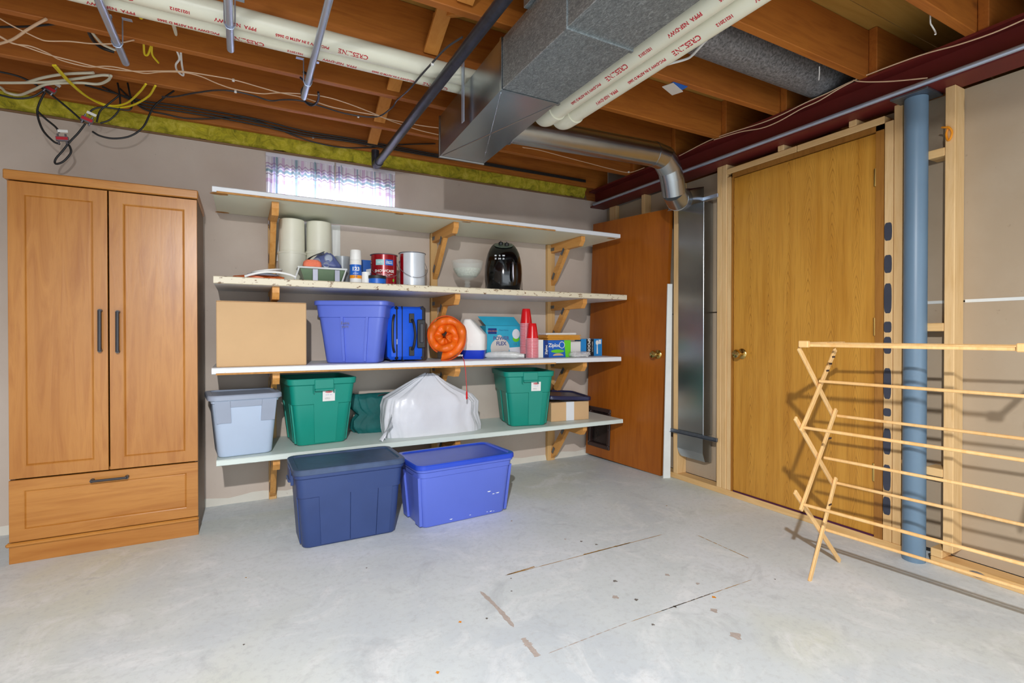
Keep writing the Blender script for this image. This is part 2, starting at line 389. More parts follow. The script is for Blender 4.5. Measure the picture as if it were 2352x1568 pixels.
# ================================================================== STRUCTURE
struct(B('floor', FLOOR, -3, 4.2, -3, 3.74, -.1, 0, b=0))
g = G()
for x0, x1, z0, z1 in ((-3, .16, 0, 2.25), (.95, 2.93, 0, 2.25), (2.93, 4.3, 0, 2.6), (.16, .95, 0, 1.843), (.16, .95, 2.135, 2.25)): g.bx(x0, x1, 3.64, 3.86, z0, z1)
WB = struct(g.build('wall_back', WALLB, ang=None))
g = G(); n = 90; pr = []
for i in range(n):
    x = -3+5.9*i/(n-1); h = .035+.02*noise.noise(Vector((x*6, 0, 0))); d = .010+.006*noise.noise(Vector((x*9, 3, 0)))
    pr.append([(x, 3.64, h+.01), (x, 3.64-d, h*.7), (x, 3.64-d*1.6, 0), (x, 3.64, 0)])
g.loft(pr); g.build('mortar_foot', BASEC, WB, loc=(0, -.0002, .0002))
WR = bpy.data.objects.new('wall_right', None); COL.objects.link(WR); struct(WR)
for y0, y1, z0, z1 in ((-3, 1.33, 1.222, 2.187), (-3, 1.33, .04, 1.215), (2.28, 3.63, 1.222, 2.187), (2.28, 3.63, .04, 1.215), (1.33, 2.28, 2.13, 2.187)):
    B('drywall_sheet', WALLR, 2.911, 2.925, y0, y1, z0, z1, WR, .001)
B('joint_tape', WPAINT, 2.9085, 2.9105, .3, 1.06, 1.212, 1.226, WR, 0); B('joint_tape', WPAINT, 2.9085, 2.9105, 1.11, 1.30, 1.212, 1.226, WR, 0)
struct(B('wall_left', WALLB, -3.1, -3, -3, 3.74, 0, 2.34, b=0))
struct(B('light_block_wall', WALLR, 4.2, 4.3, -3, 3.74, 0, 2.6, b=0))  # unseen wall added to block world light coming over the beam
def stud(y0, y1, z0, z1, x0=2.82, x1=2.91, nm='stud'): return B(nm, STUD, x0, x1, y0, y1, z0, z1, WR, .0025)
stud(1.066, 1.104, .077, 2.187); stud(1.272, 1.309, .038, 2.187, 2.822); stud(1.311, 1.349, .038, 2.12)
stud(2.278, 2.316, .038, 2.187); stud(2.318, 2.354, .038, 2.187); stud(2.243, 2.277, .038, 2.10, 2.824)
stud(2.70, 2.742, .038, 2.187); stud(3.07, 3.108, .038, 2.187, 2.84); stud(3.46, 3.55, .038, 2.187, 2.872)
for y in (1.50, 1.90): stud(y-.019, y+.019, 2.155, 2.187, nm='cripple_stud')
def plate(y0, y1, z0, z1, x0=2.82, x1=2.91, nm='sole_plate'): return B(nm, STUDY, x0, x1, y0, y1, z0, z1, WR, .0025)
plate(-3, 1.15, 0, .038); plate(1.262, 3.62, 0, .038); plate(1.105, 1.15, .039, .077, nm='plate_block')
plate(1.35, 1.80, 2.118, 2.154, nm='header'); plate(1.803, 2.277, 2.118, 2.154, nm='header')
for z in (.43, 1.10, 1.90): plate(1.105, 1.17, z-.019, z+.019, nm='blocking')
plate(1.262, 1.27, .44, .46, nm='shim')
# dark spray marks and print on framing
for z0, z1 in ((.17, .26), (.29, .42), (.47, .60), (.66, .70), (.745, .90), (.97, 1.055), (1.075, 1.13), (1.17, 1.32), (1.37, 1.46), (1.53, 1.62)):
    g = G(); c = (z0+z1)/2; h = (z1-z0)/2; pts = []
    for i in range(14):
        a = 2*PI*i/14; e = .45
        pts.append((1.331+.017*math.copysign(abs(math.cos(a))**e, math.cos(a)), c+h*math.copysign(abs(math.sin(a))**.6, math.sin(a))))
    g.prism(pts, 2.8192, 2.8199, 'x'); g.build('spray_mark', plain('dark_spray', (58, 62, 76), .7, 0, .1) if 'dark_spray' not in bpy.data.materials else bpy.data.materials['dark_spray'], WR, ang=None)
text('962', .028, STAIN2, WR, plane_fn((2.911, .84, .13), (0, -1, 0), (0, 0, 1)))
g = G(); 
for i in range(12): a = 2*PI*i/12; g.v.append((2.8198, .98+.03*math.cos(a), .02+.014*math.sin(a)))
g.v.append((2.8192, .98, .02)); g.f = [(i, (i+1) % 12, 12) for i in range(12)]; g.m = [0]*12; g.build('wood_knot', STAIN3, WR, ang=None)

# ceiling
CE = bpy.data.objects.new('ceiling', None); COL.objects.link(CE); struct(CE)
for i in range(3):
    for j in range(3): B('subfloor_panel', PLY, -3+2.44*i, -3+2.44*(i+1)-.004, 3.74-2.44*(j+1)+.004, 3.74-2.44*j, 2.576, 2.594, CE, 0)
JY = [3.557, 3.125, 2.690, 2.257, 1.850, 1.385, .965, .540, .11, -.32, -.75, -1.18, -1.61, -2.04, -2.47]
for y in JY:
    B('joist', JOIST, -3, 2.86, y, y+.038, 2.34, 2.575, CE, .003)
    if y < 3.5: B('lapped_joist', JOIST, 2.74, 4.2, y-.039, y-.001, 2.341, 2.575, CE, .003)
BRX = [.79, .74, .71, .77, .77, .79, .77, .77, .77]
for i in range(8):
    ya = JY[i+1]+.038; yb = JY[i]; x = BRX[i]; dy = yb-ya
    L_ = math.hypot(dy, .19); a = math.atan2(.19, dy)
    for sg, xo in ((1, 0), (-1, .045)):
        T = Matrix.Translation((x+xo-.06*sg*0, (ya+yb)/2, 2.4575)) @ Matrix.Rotation(-sg*a, 4, 'X')
        B('bridging', JOISTY, -.034, .034 if sg > 0 else .0, -L_/2+.012, L_/2-.012, -.010, .010, CE, .002, T)
B('rim_joist', JOIST, -3, 4.2, 3.80, 3.84, 2.251, 2.575, CE, 0)  # rim board added to stop outside light leaking in above the back wall
# sill and insulation above the back wall
struct(B('trim_1', wood('sill_wood', (120, 90, 62), (140, 108, 76), 'x', .8), -3, 2.7, 3.66, 3.80, 2.251, 2.30, b=0))
g = G(); pr = []; n = 260
for i in range(n):
    x = -3+5.66*i/(n-1); e = lambda k: .026*noise.noise(Vector((x*7, k, 0)))+.013*noise.noise(Vector((x*22, k, 5)))
    pr.append([(x, 3.80, 2.30), (x, 3.665, 2.301), (x, 3.645+e(1), 2.262+e(2)*.6), (x, 3.622+e(3), 2.275+e(4)), (x, 3.606+e(5), 2.305+e(6)), (x, 3.604, 2.335), (x, 3.600, 2.40), (x, 3.80, 2.42)])
g.loft(pr)
tag(g.build('insulation_batt', INSUL), 'yellow fibreglass insulation stuffed along the top of the back wall under the joists', 'insulation')
B('wall_cap', bpy.data.materials['sill_wood'], -3, 2.69, 3.631, 3.66, 2.2505, 2.262, bpy.data.objects['trim_1'], .002)
# window
WN = bpy.data.objects.new('window_1', None); COL.objects.link(WN); struct(WN)
g = G(); g.bx(.161, .949, 3.74, 3.79, 1.844, 1.865); g.bx(.161, .949, 3.74, 3.79, 2.095, 2.134); g.bx(.161, .20, 3.74, 3.79, 1.865, 2.095); g.bx(.91, .949, 3.74, 3.79, 1.865, 2.095); g.bx(.535, .575, 3.74, 3.79, 1.865, 2.095)
g.build('window_frame', WPAINT, WN, ang=None)
B('window_pane', GLASS, .20, .535, 3.762, 3.766, 1.865, 2.095, WN, 0); B('window_pane', GLASS, .575, .91, 3.762, 3.766, 1.865, 2.095, WN, 0)
# curtains
def curtain(x0, x1, label, seed, folds):
    nu, nv = 120, 14; g = G(); uvs = []
    for j in range(nv+1):
        t = j/nv; z = 2.232-t*.375
        for i in range(nu+1):
            s = i/nu; amp = .006+.010*min(1, t*3)
            y = 3.616+amp*math.sin(s*folds*2*PI+seed+1.2*math.sin(s*9+seed))+.004*math.sin(s*61+t*3)
            x = x0+(x1-x0)*s+.004*math.sin(t*3+s*20)*t
            g.v.append((x, y, z+.004*math.sin(s*folds*4*PI)*(1 if j == 0 else 0))); uvs.append((s*1.05+seed+.01*math.sin(s*folds*4*PI), t*.55+.012*math.sin(s*folds*2*PI+seed)))
    for j in range(nv):
        for i in range(nu):
            a = j*(nu+1)+i; g.f.append((a, a+1, a+nu+2, a+nu+1)); g.m.append(0)
    c = thing('curtain', label, 'curtain', group=None)
    o = g.build('curtain_panel', PLAID, c, ang=180)
    ul = o.data.uv_layers.new(name='UVMap')
    for lp in o.data.loops: ul.data[lp.index].uv = uvs[lp.vertex_index]
    g = G(); g.bx(x0, x1, 3.606, 3.634, 2.214, 2.236, b=.003); g.build('header_hem', PLAID, c, ang=None)
    if seed == 0:
        g = G(); R3 = []
        for j in range(9): R3.append([(.175+.42*i/40, 3.632+.004*math.sin(i*1.1+j*.2), 1.815-.034*j) for i in range(41)])
        g.loft(R3, cap=False, closed=False); g.build('hanging_tail', WHITE, c, ang=180)
    return c
curtain(.133, .555, 'plaid curtain panel over the left half of the basement window, the fuller gathered one', .0, 11)
curtain(.565, .972, 'plaid curtain panel over the right half of the basement window, hanging flatter', .37, 6)

# ================================================================== DOOR IN WALL
D1 = bpy.data.objects.new('door_1', None); COL.objects.link(D1); struct(D1)
slab = B('door_slab', OAK, 2.835, 2.87, 1.392, 2.233, .03, 2.085, D1, .002)
g = G(); g.bx(2.822, 2.91, 1.352, 1.389, .03, 2.115); g.bx(2.822, 2.91, 2.236, 2.242, .03, 2.115); g.bx(2.822, 2.91, 1.352, 2.242, 2.089, 2.116)
g.build('jamb', wood('oak_jamb', (150, 98, 36), (172, 118, 50), 'z', .45), D1, ang=None)
B('door_sweep', PURPLE, 2.826, 2.834, 1.395, 2.23, .012, .047, D1, .002)
for z in (.366, 1.105, 1.86):
    o = B('hinge', BRASS, 2.828, 2.836, 1.389, 1.402, z-.045, z+.045, slab, .001)
    g = G(); g.tube([(2.827, 1.393, z-.045), (2.827, 1.393, z+.045)], .005, 8); g.build('hinge_pin', BRASS, slab)
def knob(parent, T):
    g = G(); g.lathe([(.033, 0), (.034, .004), (.028, .010), (.013, .014), (.011, .030), (.018, .036), (.028, .046), (.030, .056), (.025, .066), (.012, .071), (.001, .072)], 24, T)
    return g.build('door_knob', BRASS, parent, ang=40)
knob(slab, Matrix.Translation((2.835, 2.168, .94)) @ Matrix.Rotation(-PI/2, 4, 'Y'))

# leaning mahogany door (origin = near bottom corner; +x runs to the back wall, +y into the wall)
va = Vector((2.66-2.766, 3.61-2.815, 0)); ang = math.atan2(va.y, va.x)
LD = thing('leaning_door', 'dark mahogany flush door with a pet flap leaning in the corner behind the shelves', 'door', (2.762, 2.812, 0.002))
LD.rotation_euler = Matrix.Rotation(ang, 4, 'Z').to_euler()
# local: x along width, -y = towards +X world side
Tl = Matrix.Rotation(math.radians(1.0), 4, 'X') @ Matrix.Rotation(math.radians(-1.6), 4, 'Y')
Tl = Matrix.Translation((0, 0, 0)) @ Tl
fx0, fx1, fz0, fz1 = .535, .775-.02, .10, .40
g = G()
for a in ((0, .80, -.035, 0, .0, fz0), (0, .80, -.035, 0, fz1, 2.0), (0, fx0, -.035, 0, fz0, fz1), (fx1, .80, -.035, 0, fz0, fz1)): g.bx(*a, Tl)
g.build('door_slab', MAHOG, LD, ang=None)
g = G()
for a in ((fx0-.018, fx1+.018, -.04, .012, fz0-.02, fz0+.012), (fx0-.018, fx1+.018, -.04, .012, fz1-.012, fz1+.02), (fx0-.018, fx0+.012, -.04, .012, fz0+.012, fz1-.012), (fx1-.012, fx1+.018, -.04, .012, fz0+.012, fz1-.012)): g.bx(*a, Tl, .004)
pf = g.build('pet_flap_frame', BROWNP, LD, ang=None)
B('flap', plain('smoked_flap', (44, 34, 32), .2, 0, .1), fx0+.013, fx1-.013, -.022, -.018, fz0+.013, fz1-.013, LD, .001, Tl)
for sx in (fx0-.004, fx1+.004):
    for sz in (fz0+.01, (fz0+fz1)/2, fz1-.01):
        g = G(); g.lathe([(.004, 0), (.003, .002), (.0005, .0025)], 8, Tl @ Matrix.Translation((sx, .012, sz)) @ Matrix.Rotation(-PI/2, 4, 'X')); g.build('screw', SILVER, pf)
knob(LD, Tl @ Matrix.Translation((.062, 0, .91)) @ Matrix.Rotation(-PI/2, 4, 'X'))
kb = knob(LD, Tl @ Matrix.Translation((.062, -.035, .91)) @ Matrix.Rotation(PI/2, 4, 'X'))
# white board beside it
g = G(); g.prism([(2.742, 2.762), (2.796, 2.745), (2.800, 2.755), (2.746, 2.772)], 0, .9)
g.v = [(x+(.028 if z > 0 else 0), y+(.012 if z > 0 else 0), z*1.6) for x, y, z in g.v]
for i in (4, 7): x, y, z = g.v[i]; g.v[i] = (x+.018, y-.006, z)
tag(g.build('trim_board', WPAINT, ang=None), 'narrow white painted board standing between the leaning door and the metal duct', 'board')

# ================================================================== BEAM, COLUMN, CONDUIT
g = G(); I_ = [(2.73, 2.187), (2.88, 2.187), (2.88, 2.199), (2.812, 2.203), (2.812, 2.324), (2.88, 2.328), (2.88, 2.34), (2.73, 2.34), (2.73, 2.328), (2.798, 2.324), (2.798, 2.203), (2.73, 2.199)]
g.prism([(x, z) for x, z in I_], -3, 3.66, 'y')
tag(g.build('steel_beam', BEAM, ang=None), 'dark red steel I-beam running over the right-hand framing', 'beam')
c = thing('steel_column', 'round blue-grey steel column standing under the red beam', 'column', (2.80, 1.207, 0))
g = G(); g.tube([(0, 0, 0), (0, 0, 2.175)], .0455, 32); g.build('shaft', POST, c)
g = G(); g.bx(-.075, .075, -.075, .075, 2.176, 2.186, b=.001); g.build('cap_plate', ZINC, c, ang=None)
g = G(); g.tube([(2.722, -2.9, 2.203), (2.722, 3.58, 2.203)], .0115, 14)
tag(g.build('conduit', CONDUIT), 'long galvanised conduit clipped along the near flange of the red beam', 'conduit')

# ================================================================== SHELVING
SH = [(-.141, 2.618, 1.820, 1.852), (-.137, 2.685, 1.337, 1.377), (-.147, 2.628, .853, .888), (-.127, 2.647, .363, .395)]
def shelf(i, label, top, under, edge, trimcol):
    x0, x1, z0, z1 = SH[i]; t = thing('wall_shelf', label, 'shelf', (x0, 3.10, z0))
    g = G(); g.bx(0, x1-x0, .006, .522 if i == 0 else .538, .004, z1-z0, b=.001); g.build('board', top, t, ang=None)
    B('underside', under, .001, x1-x0-.001, .006, .522 if i == 0 else .538, 0, .0039, t, 0)
    pr = []; n = 150
    for k in range(n):
        x = (x1-x0)*k/(n-1); e = .0016*noise.noise(Vector((x*30, i, 0)))
        pr.append([(x, .006, 0), (x, 0+e, .003+e), (x, e*.6, z1-z0-.004+e), (x, .006, z1-z0+.0005)])
    G().loft(pr).build('edge_strip', edge, t)
    if trimcol: B('broken_edge', trimcol, .02, (x1-x0)*.78, -.003, .0055, -.004, .006, t, .001)
    return t
s1 = shelf(0, 'topmost long wall shelf under the window, empty, cream underside with chipped edge', SHF_W, SHF_UNDER, SHF_W, FIBRE)
for x, y, r, dy in ((.03, .03, .045, .03), (.03, .50, .04, .02), (.42*2.4, .03, .03, .014), (1.55, .50, .03, .016), (1.47, .045, .035, .012), (2.70, .04, .04, .02)):
    g = G(); pts = [(x+r*math.cos(a/9*2*PI)*(1+.2*math.sin(a*2.3)), y+dy*math.sin(a/9*2*PI)) for a in range(9)]; g.prism(pts, -.0008, -.0001); g.build('bare_patch', FIBRE, s1, ang=None)
shelf(1, 'second wall shelf from the top, speckled cream edge, holding paint cans and the air fryer', SHF_W, SHF_W, SHF_CHIP, None)
shelf(2, 'third wall shelf from the top, white edge, holding the cardboard box and blue suitcase', SHF_W, SHF_W, SHF_W, FIBRE)
shelf(3, 'lowest wall shelf, pale mint edge, holding the green totes and white bag', SHF_M, SHF_M, SHF_M, None)
def support(x0, x1, sd, label, ax):
    t = thing('shelf_support', label, 'shelf support', (x0, 3.64, 0)); w_ = x1-x0
    B('upright', BRKZ, 0, w_, -.038, -.001, 0, 1.818, t, .002)
    for i, (a, b_, z0, z1) in enumerate(SH):
        f = -.495 if i else -.47
        g = G(); h = .072; X0 = ax; X1 = ax+.037
        g.prism([(-.04, z0-.001), (f, z0-.001), (f, z0-.035), (f+.03, z0-h), (-.04, z0-h)], X0, X1, 'x'); ar = g.build('bracket_arm', BRK, t, ang=None)
        g = G(); g.prism([(-.20, z0-h-.001), (-.27, z0-h-.001), (-.085, z0-.31), (-.039, z0-.345), (-.039, z0-.27)], X0+.002, X1-.002, 'x'); br = g.build('brace', BRK, t, ang=None)
        for (py, pz, pa) in ((-.06, z0-.045, 0), (-.215, z0-.085, .9), (-.075, z0-.27, 1.0)):
            T = Matrix.Translation((X0-.0012 if sd < 0 else X1+.0012, py, pz)) @ Matrix.Rotation(-pa, 4, 'X')
            B('mending_plate', ZINC, -.0008, .0008, -.03, .03, -.013, .013, ar if pa == 0 else br, 0, T)
support(.145, .19, -1, 'left wooden upright with four shelf brackets, rising below the window', .002)
support(1.238, 1.288, -1, 'middle wooden upright with four shelf brackets, left of the glass bowl', .010)
support(2.262, 2.333, -1, 'right wooden upright with four shelf brackets, nearest the leaning door', .030)

# ================================================================== WARDROBE
W = thing('wardrobe', 'tall honey wood wardrobe with two doors and a bottom drawer', 'wardrobe', (-.9615, 3.146, 0)); WW = .7505
def wob(nm, m, *a, b=.0015): return B(nm, m, *a, W, b)
wob('side_panel', WARDSIDE, .004, .022, .019, .462, 0, 1.781); wob('side_panel', WARDSIDE, WW-.018, WW-.001, .019, .462, 0, 1.781)
wob('back_panel', WARDSIDE, .0225, WW-.0185, .454, .461, .03, 1.78, b=0)
wob('carcass_floor', WARDX, .0225, WW-.0185, .022, .452, .392, .406, b=0); wob('crown', WARDX, -.006, WW+.004, -.012, .464, 1.7815, 1.8255, b=.004)
wob('plinth', WARDX, .002, WW-.001, .004, .022, 0, .080); wob('base_moulding', WARDX, -.008, WW+.001, -.010, .018, .0805, .099, b=.006)
def panel_front(nm, x0, x1, z0, z1, mat, ins=.055):
    g = G(); Y0 = 0; r = lambda i, y: [(x0+i, y, z0+i), (x1-i, y, z0+i), (x1-i, y, z1-i), (x0+i, y, z1-i)]
    g.loft([r(0, .018), r(0, Y0+.001), r(.001, Y0), r(ins, Y0), r(ins+.004, Y0+.002), r(ins+.007, Y0+.007), r(ins+.01, Y0+.0055)][::-1]); return g.build(nm, mat, W, ang=20)
def handle(par, pts, name='handle'):
    g = G(); a, b_ = Vector(pts[0]), Vector(pts[1]); d = (b_-a).normalized()
    g.tube(smooth([a+Vector((0, .025, 0)), a, b_, b_+Vector((0, .025, 0))], 1), .0062, 8, sx=1.25)
    for p in (a, b_): g.tube([p+Vector((0, .0285, 0)), p+Vector((0, .002, 0))], .0085, 8)
    return g.build(name, DGREY, par)
dl = panel_front('door', .006, .3715, .395, 1.776, WARD); dr = panel_front('door', .378, WW-.002, .395, 1.776, WARD)
dw = panel_front('drawer', .004, WW-.002, .102, .388, WARDX, .05)
for par, u, va_, vb in ((dl, 228, 713, 805), (dr, 269, 716, 807)):
    a = P(u, va_, y=3.118)-W.location; b_ = P(u, vb, y=3.118)-W.location; handle(par, (a, b_))
a = P(210, 1105, y=3.118)-W.location; b_ = P(290, 1097, y=3.118)-W.location; b_.z = a.z = (a.z+b_.z)/2; handle(dw, (a, b_))

# ================================================================== DRYING RACK
RK = thing('drying_rack', 'folding wooden clothes drying rack standing open at the right', 'drying rack', (2.30, 1.335, 0))
RK.rotation_euler = (0, 0, math.radians(5.7))
def slat(a, b_, yoff, nm='slat', w_=.021, th=.010):
    g = G(); A = Vector((a[0]-2.30, yoff, a[1])); Bb = Vector((b_[0]-2.30, yoff, b_[1])); d = (Bb-A); L_ = d.length; an = math.atan2(d.z, d.x)
    T = Matrix.Translation(A) @ Matrix.Rotation(-an, 4, 'Y'); g.bx(-.012, L_+.012, -th/2, th/2, -w_/2, w_/2, T, .002); return g.build(nm, RACKW, RK, ang=None)
for y0, sg in ((0, 1), (-.75, -1)):
    for a, b_ in (((2.378, .99), (2.090, .665)), ((2.388, .715), (2.090, .330)), ((2.392, .40), (2.165, .008))): slat(a, b_, y0-.0065*sg)
    for a, b_ in (((2.095, 1.00), (2.388, .70)), ((2.068, .705), (2.390, .385)), ((2.068, .393), (2.458, .012))): slat(a, b_, y0+.0065*sg)
    slat((2.088, 1.024), (2.425, 1.024), (y0-.02*sg) if sg > 0 else -.69, 'arm', .020, .011)
    g = G(); g.bx(2.072-2.30, 2.094-2.30, y0-.035*(sg > 0)-.002+.05*(sg < 0), y0+.085*(sg < 0)+.002, 1.012, 1.040, None, .003); g.build('end_block', RACKW, RK, ang=None)
for z, x in ((.965, 2.356), (.935, 2.329), (.905, 2.302), (.600, 2.327), (.300, 2.331)): B('notch_mark', BROWNP, x-2.30-.013, x-2.30+.013, -.0125, -.0113, z-.004, z+.004, RK, 0)
for x, z in ((2.228, .862), (2.395, .695), (2.096, .672), (2.273, .520), (2.396, .387), (2.096, .345), (2.292, .195)):
    g = G(); g.tube([(x-2.30, -.012, z), (x-2.30, -.75+.012, z)], .0065, 10); g.build('dowel', RACKW, RK)
for xx in (2.265, 2.415):
    g = G(); g.tube([(xx-2.30, -.02, 1.024), (xx-2.30, -.68, 1.024)], .0065, 10); g.build('dowel', RACKW, RK)
g = G(); g.bx(2.094-2.30, 2.110-2.30, -.675, -.022, 1.015, 1.027, None, .002); g.build('top_rail', RACKW, RK, ang=None)

# ================================================================== OVERHEAD DUCT
DU = thing('trunk_duct', 'large rectangular galvanised trunk duct hanging from the ceiling joists', 'duct')
B('duct_section', SPANG, .915, 1.185, .10, 1.345, 2.045, 2.245, DU, .002); B('duct_section', SPANG, .915, 1.185, 1.35, 1.795, 2.043, 2.247, DU, .002)
B('duct_section', SPANG, .915, 1.185, -1.3, .095, 2.043, 2.247, DU, .002)
B('takeoff_box', SPANG, .90, 1.12, 1.28, 1.60, 2.2475, 2.46, DU, .002)
R_ = lambda x0, x1, y, z0, z1: [(x0, y, z0), (x1, y, z0), (x1, y, z1), (x0, y, z1)]
g = G(); g.loft([R_(.910, 1.190, 1.797, 2.040, 2.250), R_(.910, 1.190, 1.812, 2.040, 2.250), R_(.914, 1.178, 1.815, 2.044, 2.246), R_(.94, 1.199, 2.585, 2.026, 2.240), R_(.936, 1.203, 2.588, 2.022, 2.244), R_(.936, 1.203, 2.60, 2.022, 2.244)])
ec = g.build('end_section', GALV, DU, ang=20)
g = G()
for a, b_ in (((.925, 1.83, 2.0425), (1.19, 2.57, 2.0255)), ((1.17, 1.83, 2.0425), (.95, 2.57, 2.0255))): g.tube([a, b_], .0022, 6)
g.build('crease', GALV, ec)
for y in (1.3475, .0975): 
    g = G(); g.loft([R_(.911, 1.189, y-.006, 2.039, 2.251), R_(.911, 1.189, y+.006, 2.039, 2.251)]); g.build('seam_cleat', SPANG, DU, ang=None)
g = G(); a = P(1078, 278, x=.925); 
g.bx(.902, .9055, 2.165, 2.192, 2.05, 2.3375); g.bx(.872, .9055, 2.165, 2.192, 2.338, 2.3395); g.build('hanger_strap', CONDUIT, DU, ang=None)
g = G(); g.tube([(1.195, 2.36, 2.15), (1.25, 2.36, 2.152)], .079, 32); g.tube([(1.243, 2.36, 2.152), (1.252, 2.36, 2.152)], .082, 32); g.build('collar', GALV, DU)
RD = thing('round_duct', 'shiny round galvanised branch duct from the trunk to the wall, ending in an elbow', 'duct')
def seg(a, b_, r=.074, nm='pipe', par=RD, m=GALV):
    g = G(); g.tube([a, b_], r, 36); return g.build(nm, m, par)
seg((1.2525, 2.36, 2.153), (2.26, 2.36, 2.185), .074)
g = G(); g.tube([(2.245, 2.36, 2.185), (2.252, 2.36, 2.185)], .0765, 36); g.build('pipe_bead', GALV, RD)
EP = [(2.255, 2.36, 2.186), (2.345, 2.368, 2.178), (2.415, 2.385, 2.125), (2.455, 2.40, 2.06), (2.49, 2.42, 1.995), (2.56, 2.455, 1.965), (2.64, 2.50, 1.985)]
for i in range(len(EP)-1):
    a, b_ = Vector(EP[i]), Vector(EP[i+1]); d = (b_-a).normalized()
    g = G(); g.tube([a-d*.012, b_+d*.012], .0745+.0006*(i % 2), 36); e = g.build('elbow_gore', GALV, RD)
g = G(); circ = lambda cx, cy, cz, r, d: [tuple(Vector((cx, cy, cz))+Vector((-math.sin(d)*math.cos(a), math.cos(d)*math.cos(a), math.sin(a)))*r) for a in [2*PI*k/24+PI/4 for k in range(24)]]
def sqr(x, y0, y1, z0, z1):
    out = []; cs = [(y1, z1), (y0, z1), (y0, z0), (y1, z0)]
    for k in range(4):
        a, b_ = cs[k], cs[(k+1) % 4]
        for j in range(6): t = j/6; out.append((x, a[0]+(b_[0]-a[0])*t, a[1]+(b_[1]-a[1])*t))
    return out
c0 = circ(2.635, 2.497, 1.985, .073, math.radians(25))
g.loft([c0, circ(2.66, 2.51, 1.99, .073, math.radians(15)), sqr(2.812, 2.457, 2.73, 1.985, 2.085)]); g.build('wall_boot', GALV, RD, ang=25)
ST = thing('wall_stack', 'flat vertical galvanised wall duct in the stud bay beside the leaning door', 'duct')
B('duct_section', GALV, 2.813, 2.905, 2.458, 2.688, .362, 1.984, ST, .002)
g = G(); g.prism([(2.813, .36), (2.813, .235), (2.835, .175), (2.90, .165), (2.90, .36)], 2.462, 2.694, 'y'); g.build('bottom_boot', GALV, ST, ang=None)
def bar(z, tz):
    g = G(); g.bx(2.800, 2.812, 2.335, 2.775, z-.004, z+.018, None, .001); g.bx(2.790, 2.812, 2.335, 2.775, z-.006, z-.0042); g.build('support_bar', CONDUIT if tz else ZINC, ST, ang=None)
bar(1.99, 1); bar(.35, 0)
DD = thing('insulated_duct', 'dark speckled round duct running in a joist bay at the upper right', 'duct')
g = G(); g.tube([(1.2, 1.63, 2.452), (2.95, 1.63, 2.452)], .103, 32); g.build('wrapped_pipe', DARKDUCT, DD)
q_ = P(1882, 153, z=2.338)
g = G(); g.tube([q_, q_-Vector((0, 0, .03)), q_-Vector((.004, 0, .065))], .0028, 6); g.build('hanger_wire', WHITE, DD)

# ================================================================== PVC PIPES
def pvc(label, pts, r=.041):
    t = thing('pvc_pipe', label, 'pipe'); g = G(); g.tube(pts, r, 28); o = g.build('pipe_run', PVC, t); return t
pA = pvc('cream plastic pipe hanging below the joists at the left, the nearer of the parallel pair', [(-3, 2.243, 2.297), (1.35, 2.243, 2.297)])
pB = pvc('cream plastic pipe hanging below the joists at the left, the farther of the parallel pair', [(-3, 2.327, 2.297), (1.30, 2.327, 2.297)])
def prun(x, y1, label, zt):
    t = pvc(label, [(x, -2.9, 2.115), (x, y1, 2.115)])
    g = G(); g.tube(smooth([(x, y1-.03, 2.115), (x, y1+.03, 2.115), (x, y1+.075, 2.13), (x, y1+.095, 2.175), (x, y1+.095, zt)], 5), .0455, 28); g.build('elbow', PVC, t)
    for y in (y1-.045,):
        g = G(); g.tube([(x, y, 2.115), (x, y+.03, 2.115)], .047, 28); g.build('socket_ring', PVC, t)
    return t
pC = prun(1.395, 2.02, 'cream plastic pipe alongside the trunk duct, the lower right one ending in an elbow', 2.25)
pD = prun(1.299, 2.03, 'cream plastic pipe tucked right against the trunk duct, left of its twin', 2.25)
def around(axis, c1, c2, r, th0):
    """text bent around a pipe; th0 = angle of the text line round the pipe"""
    def fx(x, y, z):   # pipe along x, centre (y=c1,z=c2)
        th = th0+y/r; return Vector((x, c1+(r+.0005)*math.cos(th), c2+(r+.0005)*math.sin(th)))
    def fy(x, y, z):   # pipe along y, centre (x=c1,z=c2)
        th = th0+y/r; return Vector((c1+(r+.0005)*math.cos(th), x, c2+(r+.0005)*math.sin(th)))
    return fx if axis == 'x' else fy
def printing(par, axis, c1, c2, th, starts, flip=1):
    for k, s in enumerate(starts):
        f0 = around(axis, c1, c2, .041, th)
        for off, tx, sz in [q for q in ((0, 'CRESLINE', .029), (.20, 'PVC-DWV 3 IN ASTM D 2665', .016), (.44, 'PPFA  NSF-DWV', .020), (.62, '10212012', .016)) if axis == 'x' or s+q[0] < 1.88]:
            text(tx, sz, REDD, par, (lambda f0, s, off: lambda x, y, z: f0(s+flip*(off+x), y, z))(f0, s, off), name='print', bold=.0006)
# near-side-bottom of the pipes faces the room
printing(pA, 'x', 2.243, 2.297, -2.05, (-1.2, -.4, .42), -1)
printing(pB, 'x', 2.327, 2.297, -1.75, (-.8, .02, .82), -1)
printing(pC, 'y', 1.395, 2.115, -2.1, (-.28, .50, 1.28), 1)
printing(pD, 'y', 1.299, 2.115, -2.1, (-.02, .76, 1.54), 1)
# black iron pipe
BP = thing('iron_pipe', 'black iron gas pipe running under the joists to the back wall', 'pipe')
g = G(); g.tube([(.778, -2.9, 2.228), (.812, 3.50, 2.226)], .0245, 20); g.build('pipe_run', BLKPIPE, BP)
g = G(); g.tube([(.811, 3.42, 2.226), (.812, 3.49, 2.226)], .030, 20); g.tube(smooth([(.812, 3.46, 2.226), (.812, 3.50, 2.226), (.812, 3.525, 2.24), (.812, 3.53, 2.27), (.812, 3.53, 2.335)]), .0265, 16); g.build('elbow', BLKPIPE, BP)
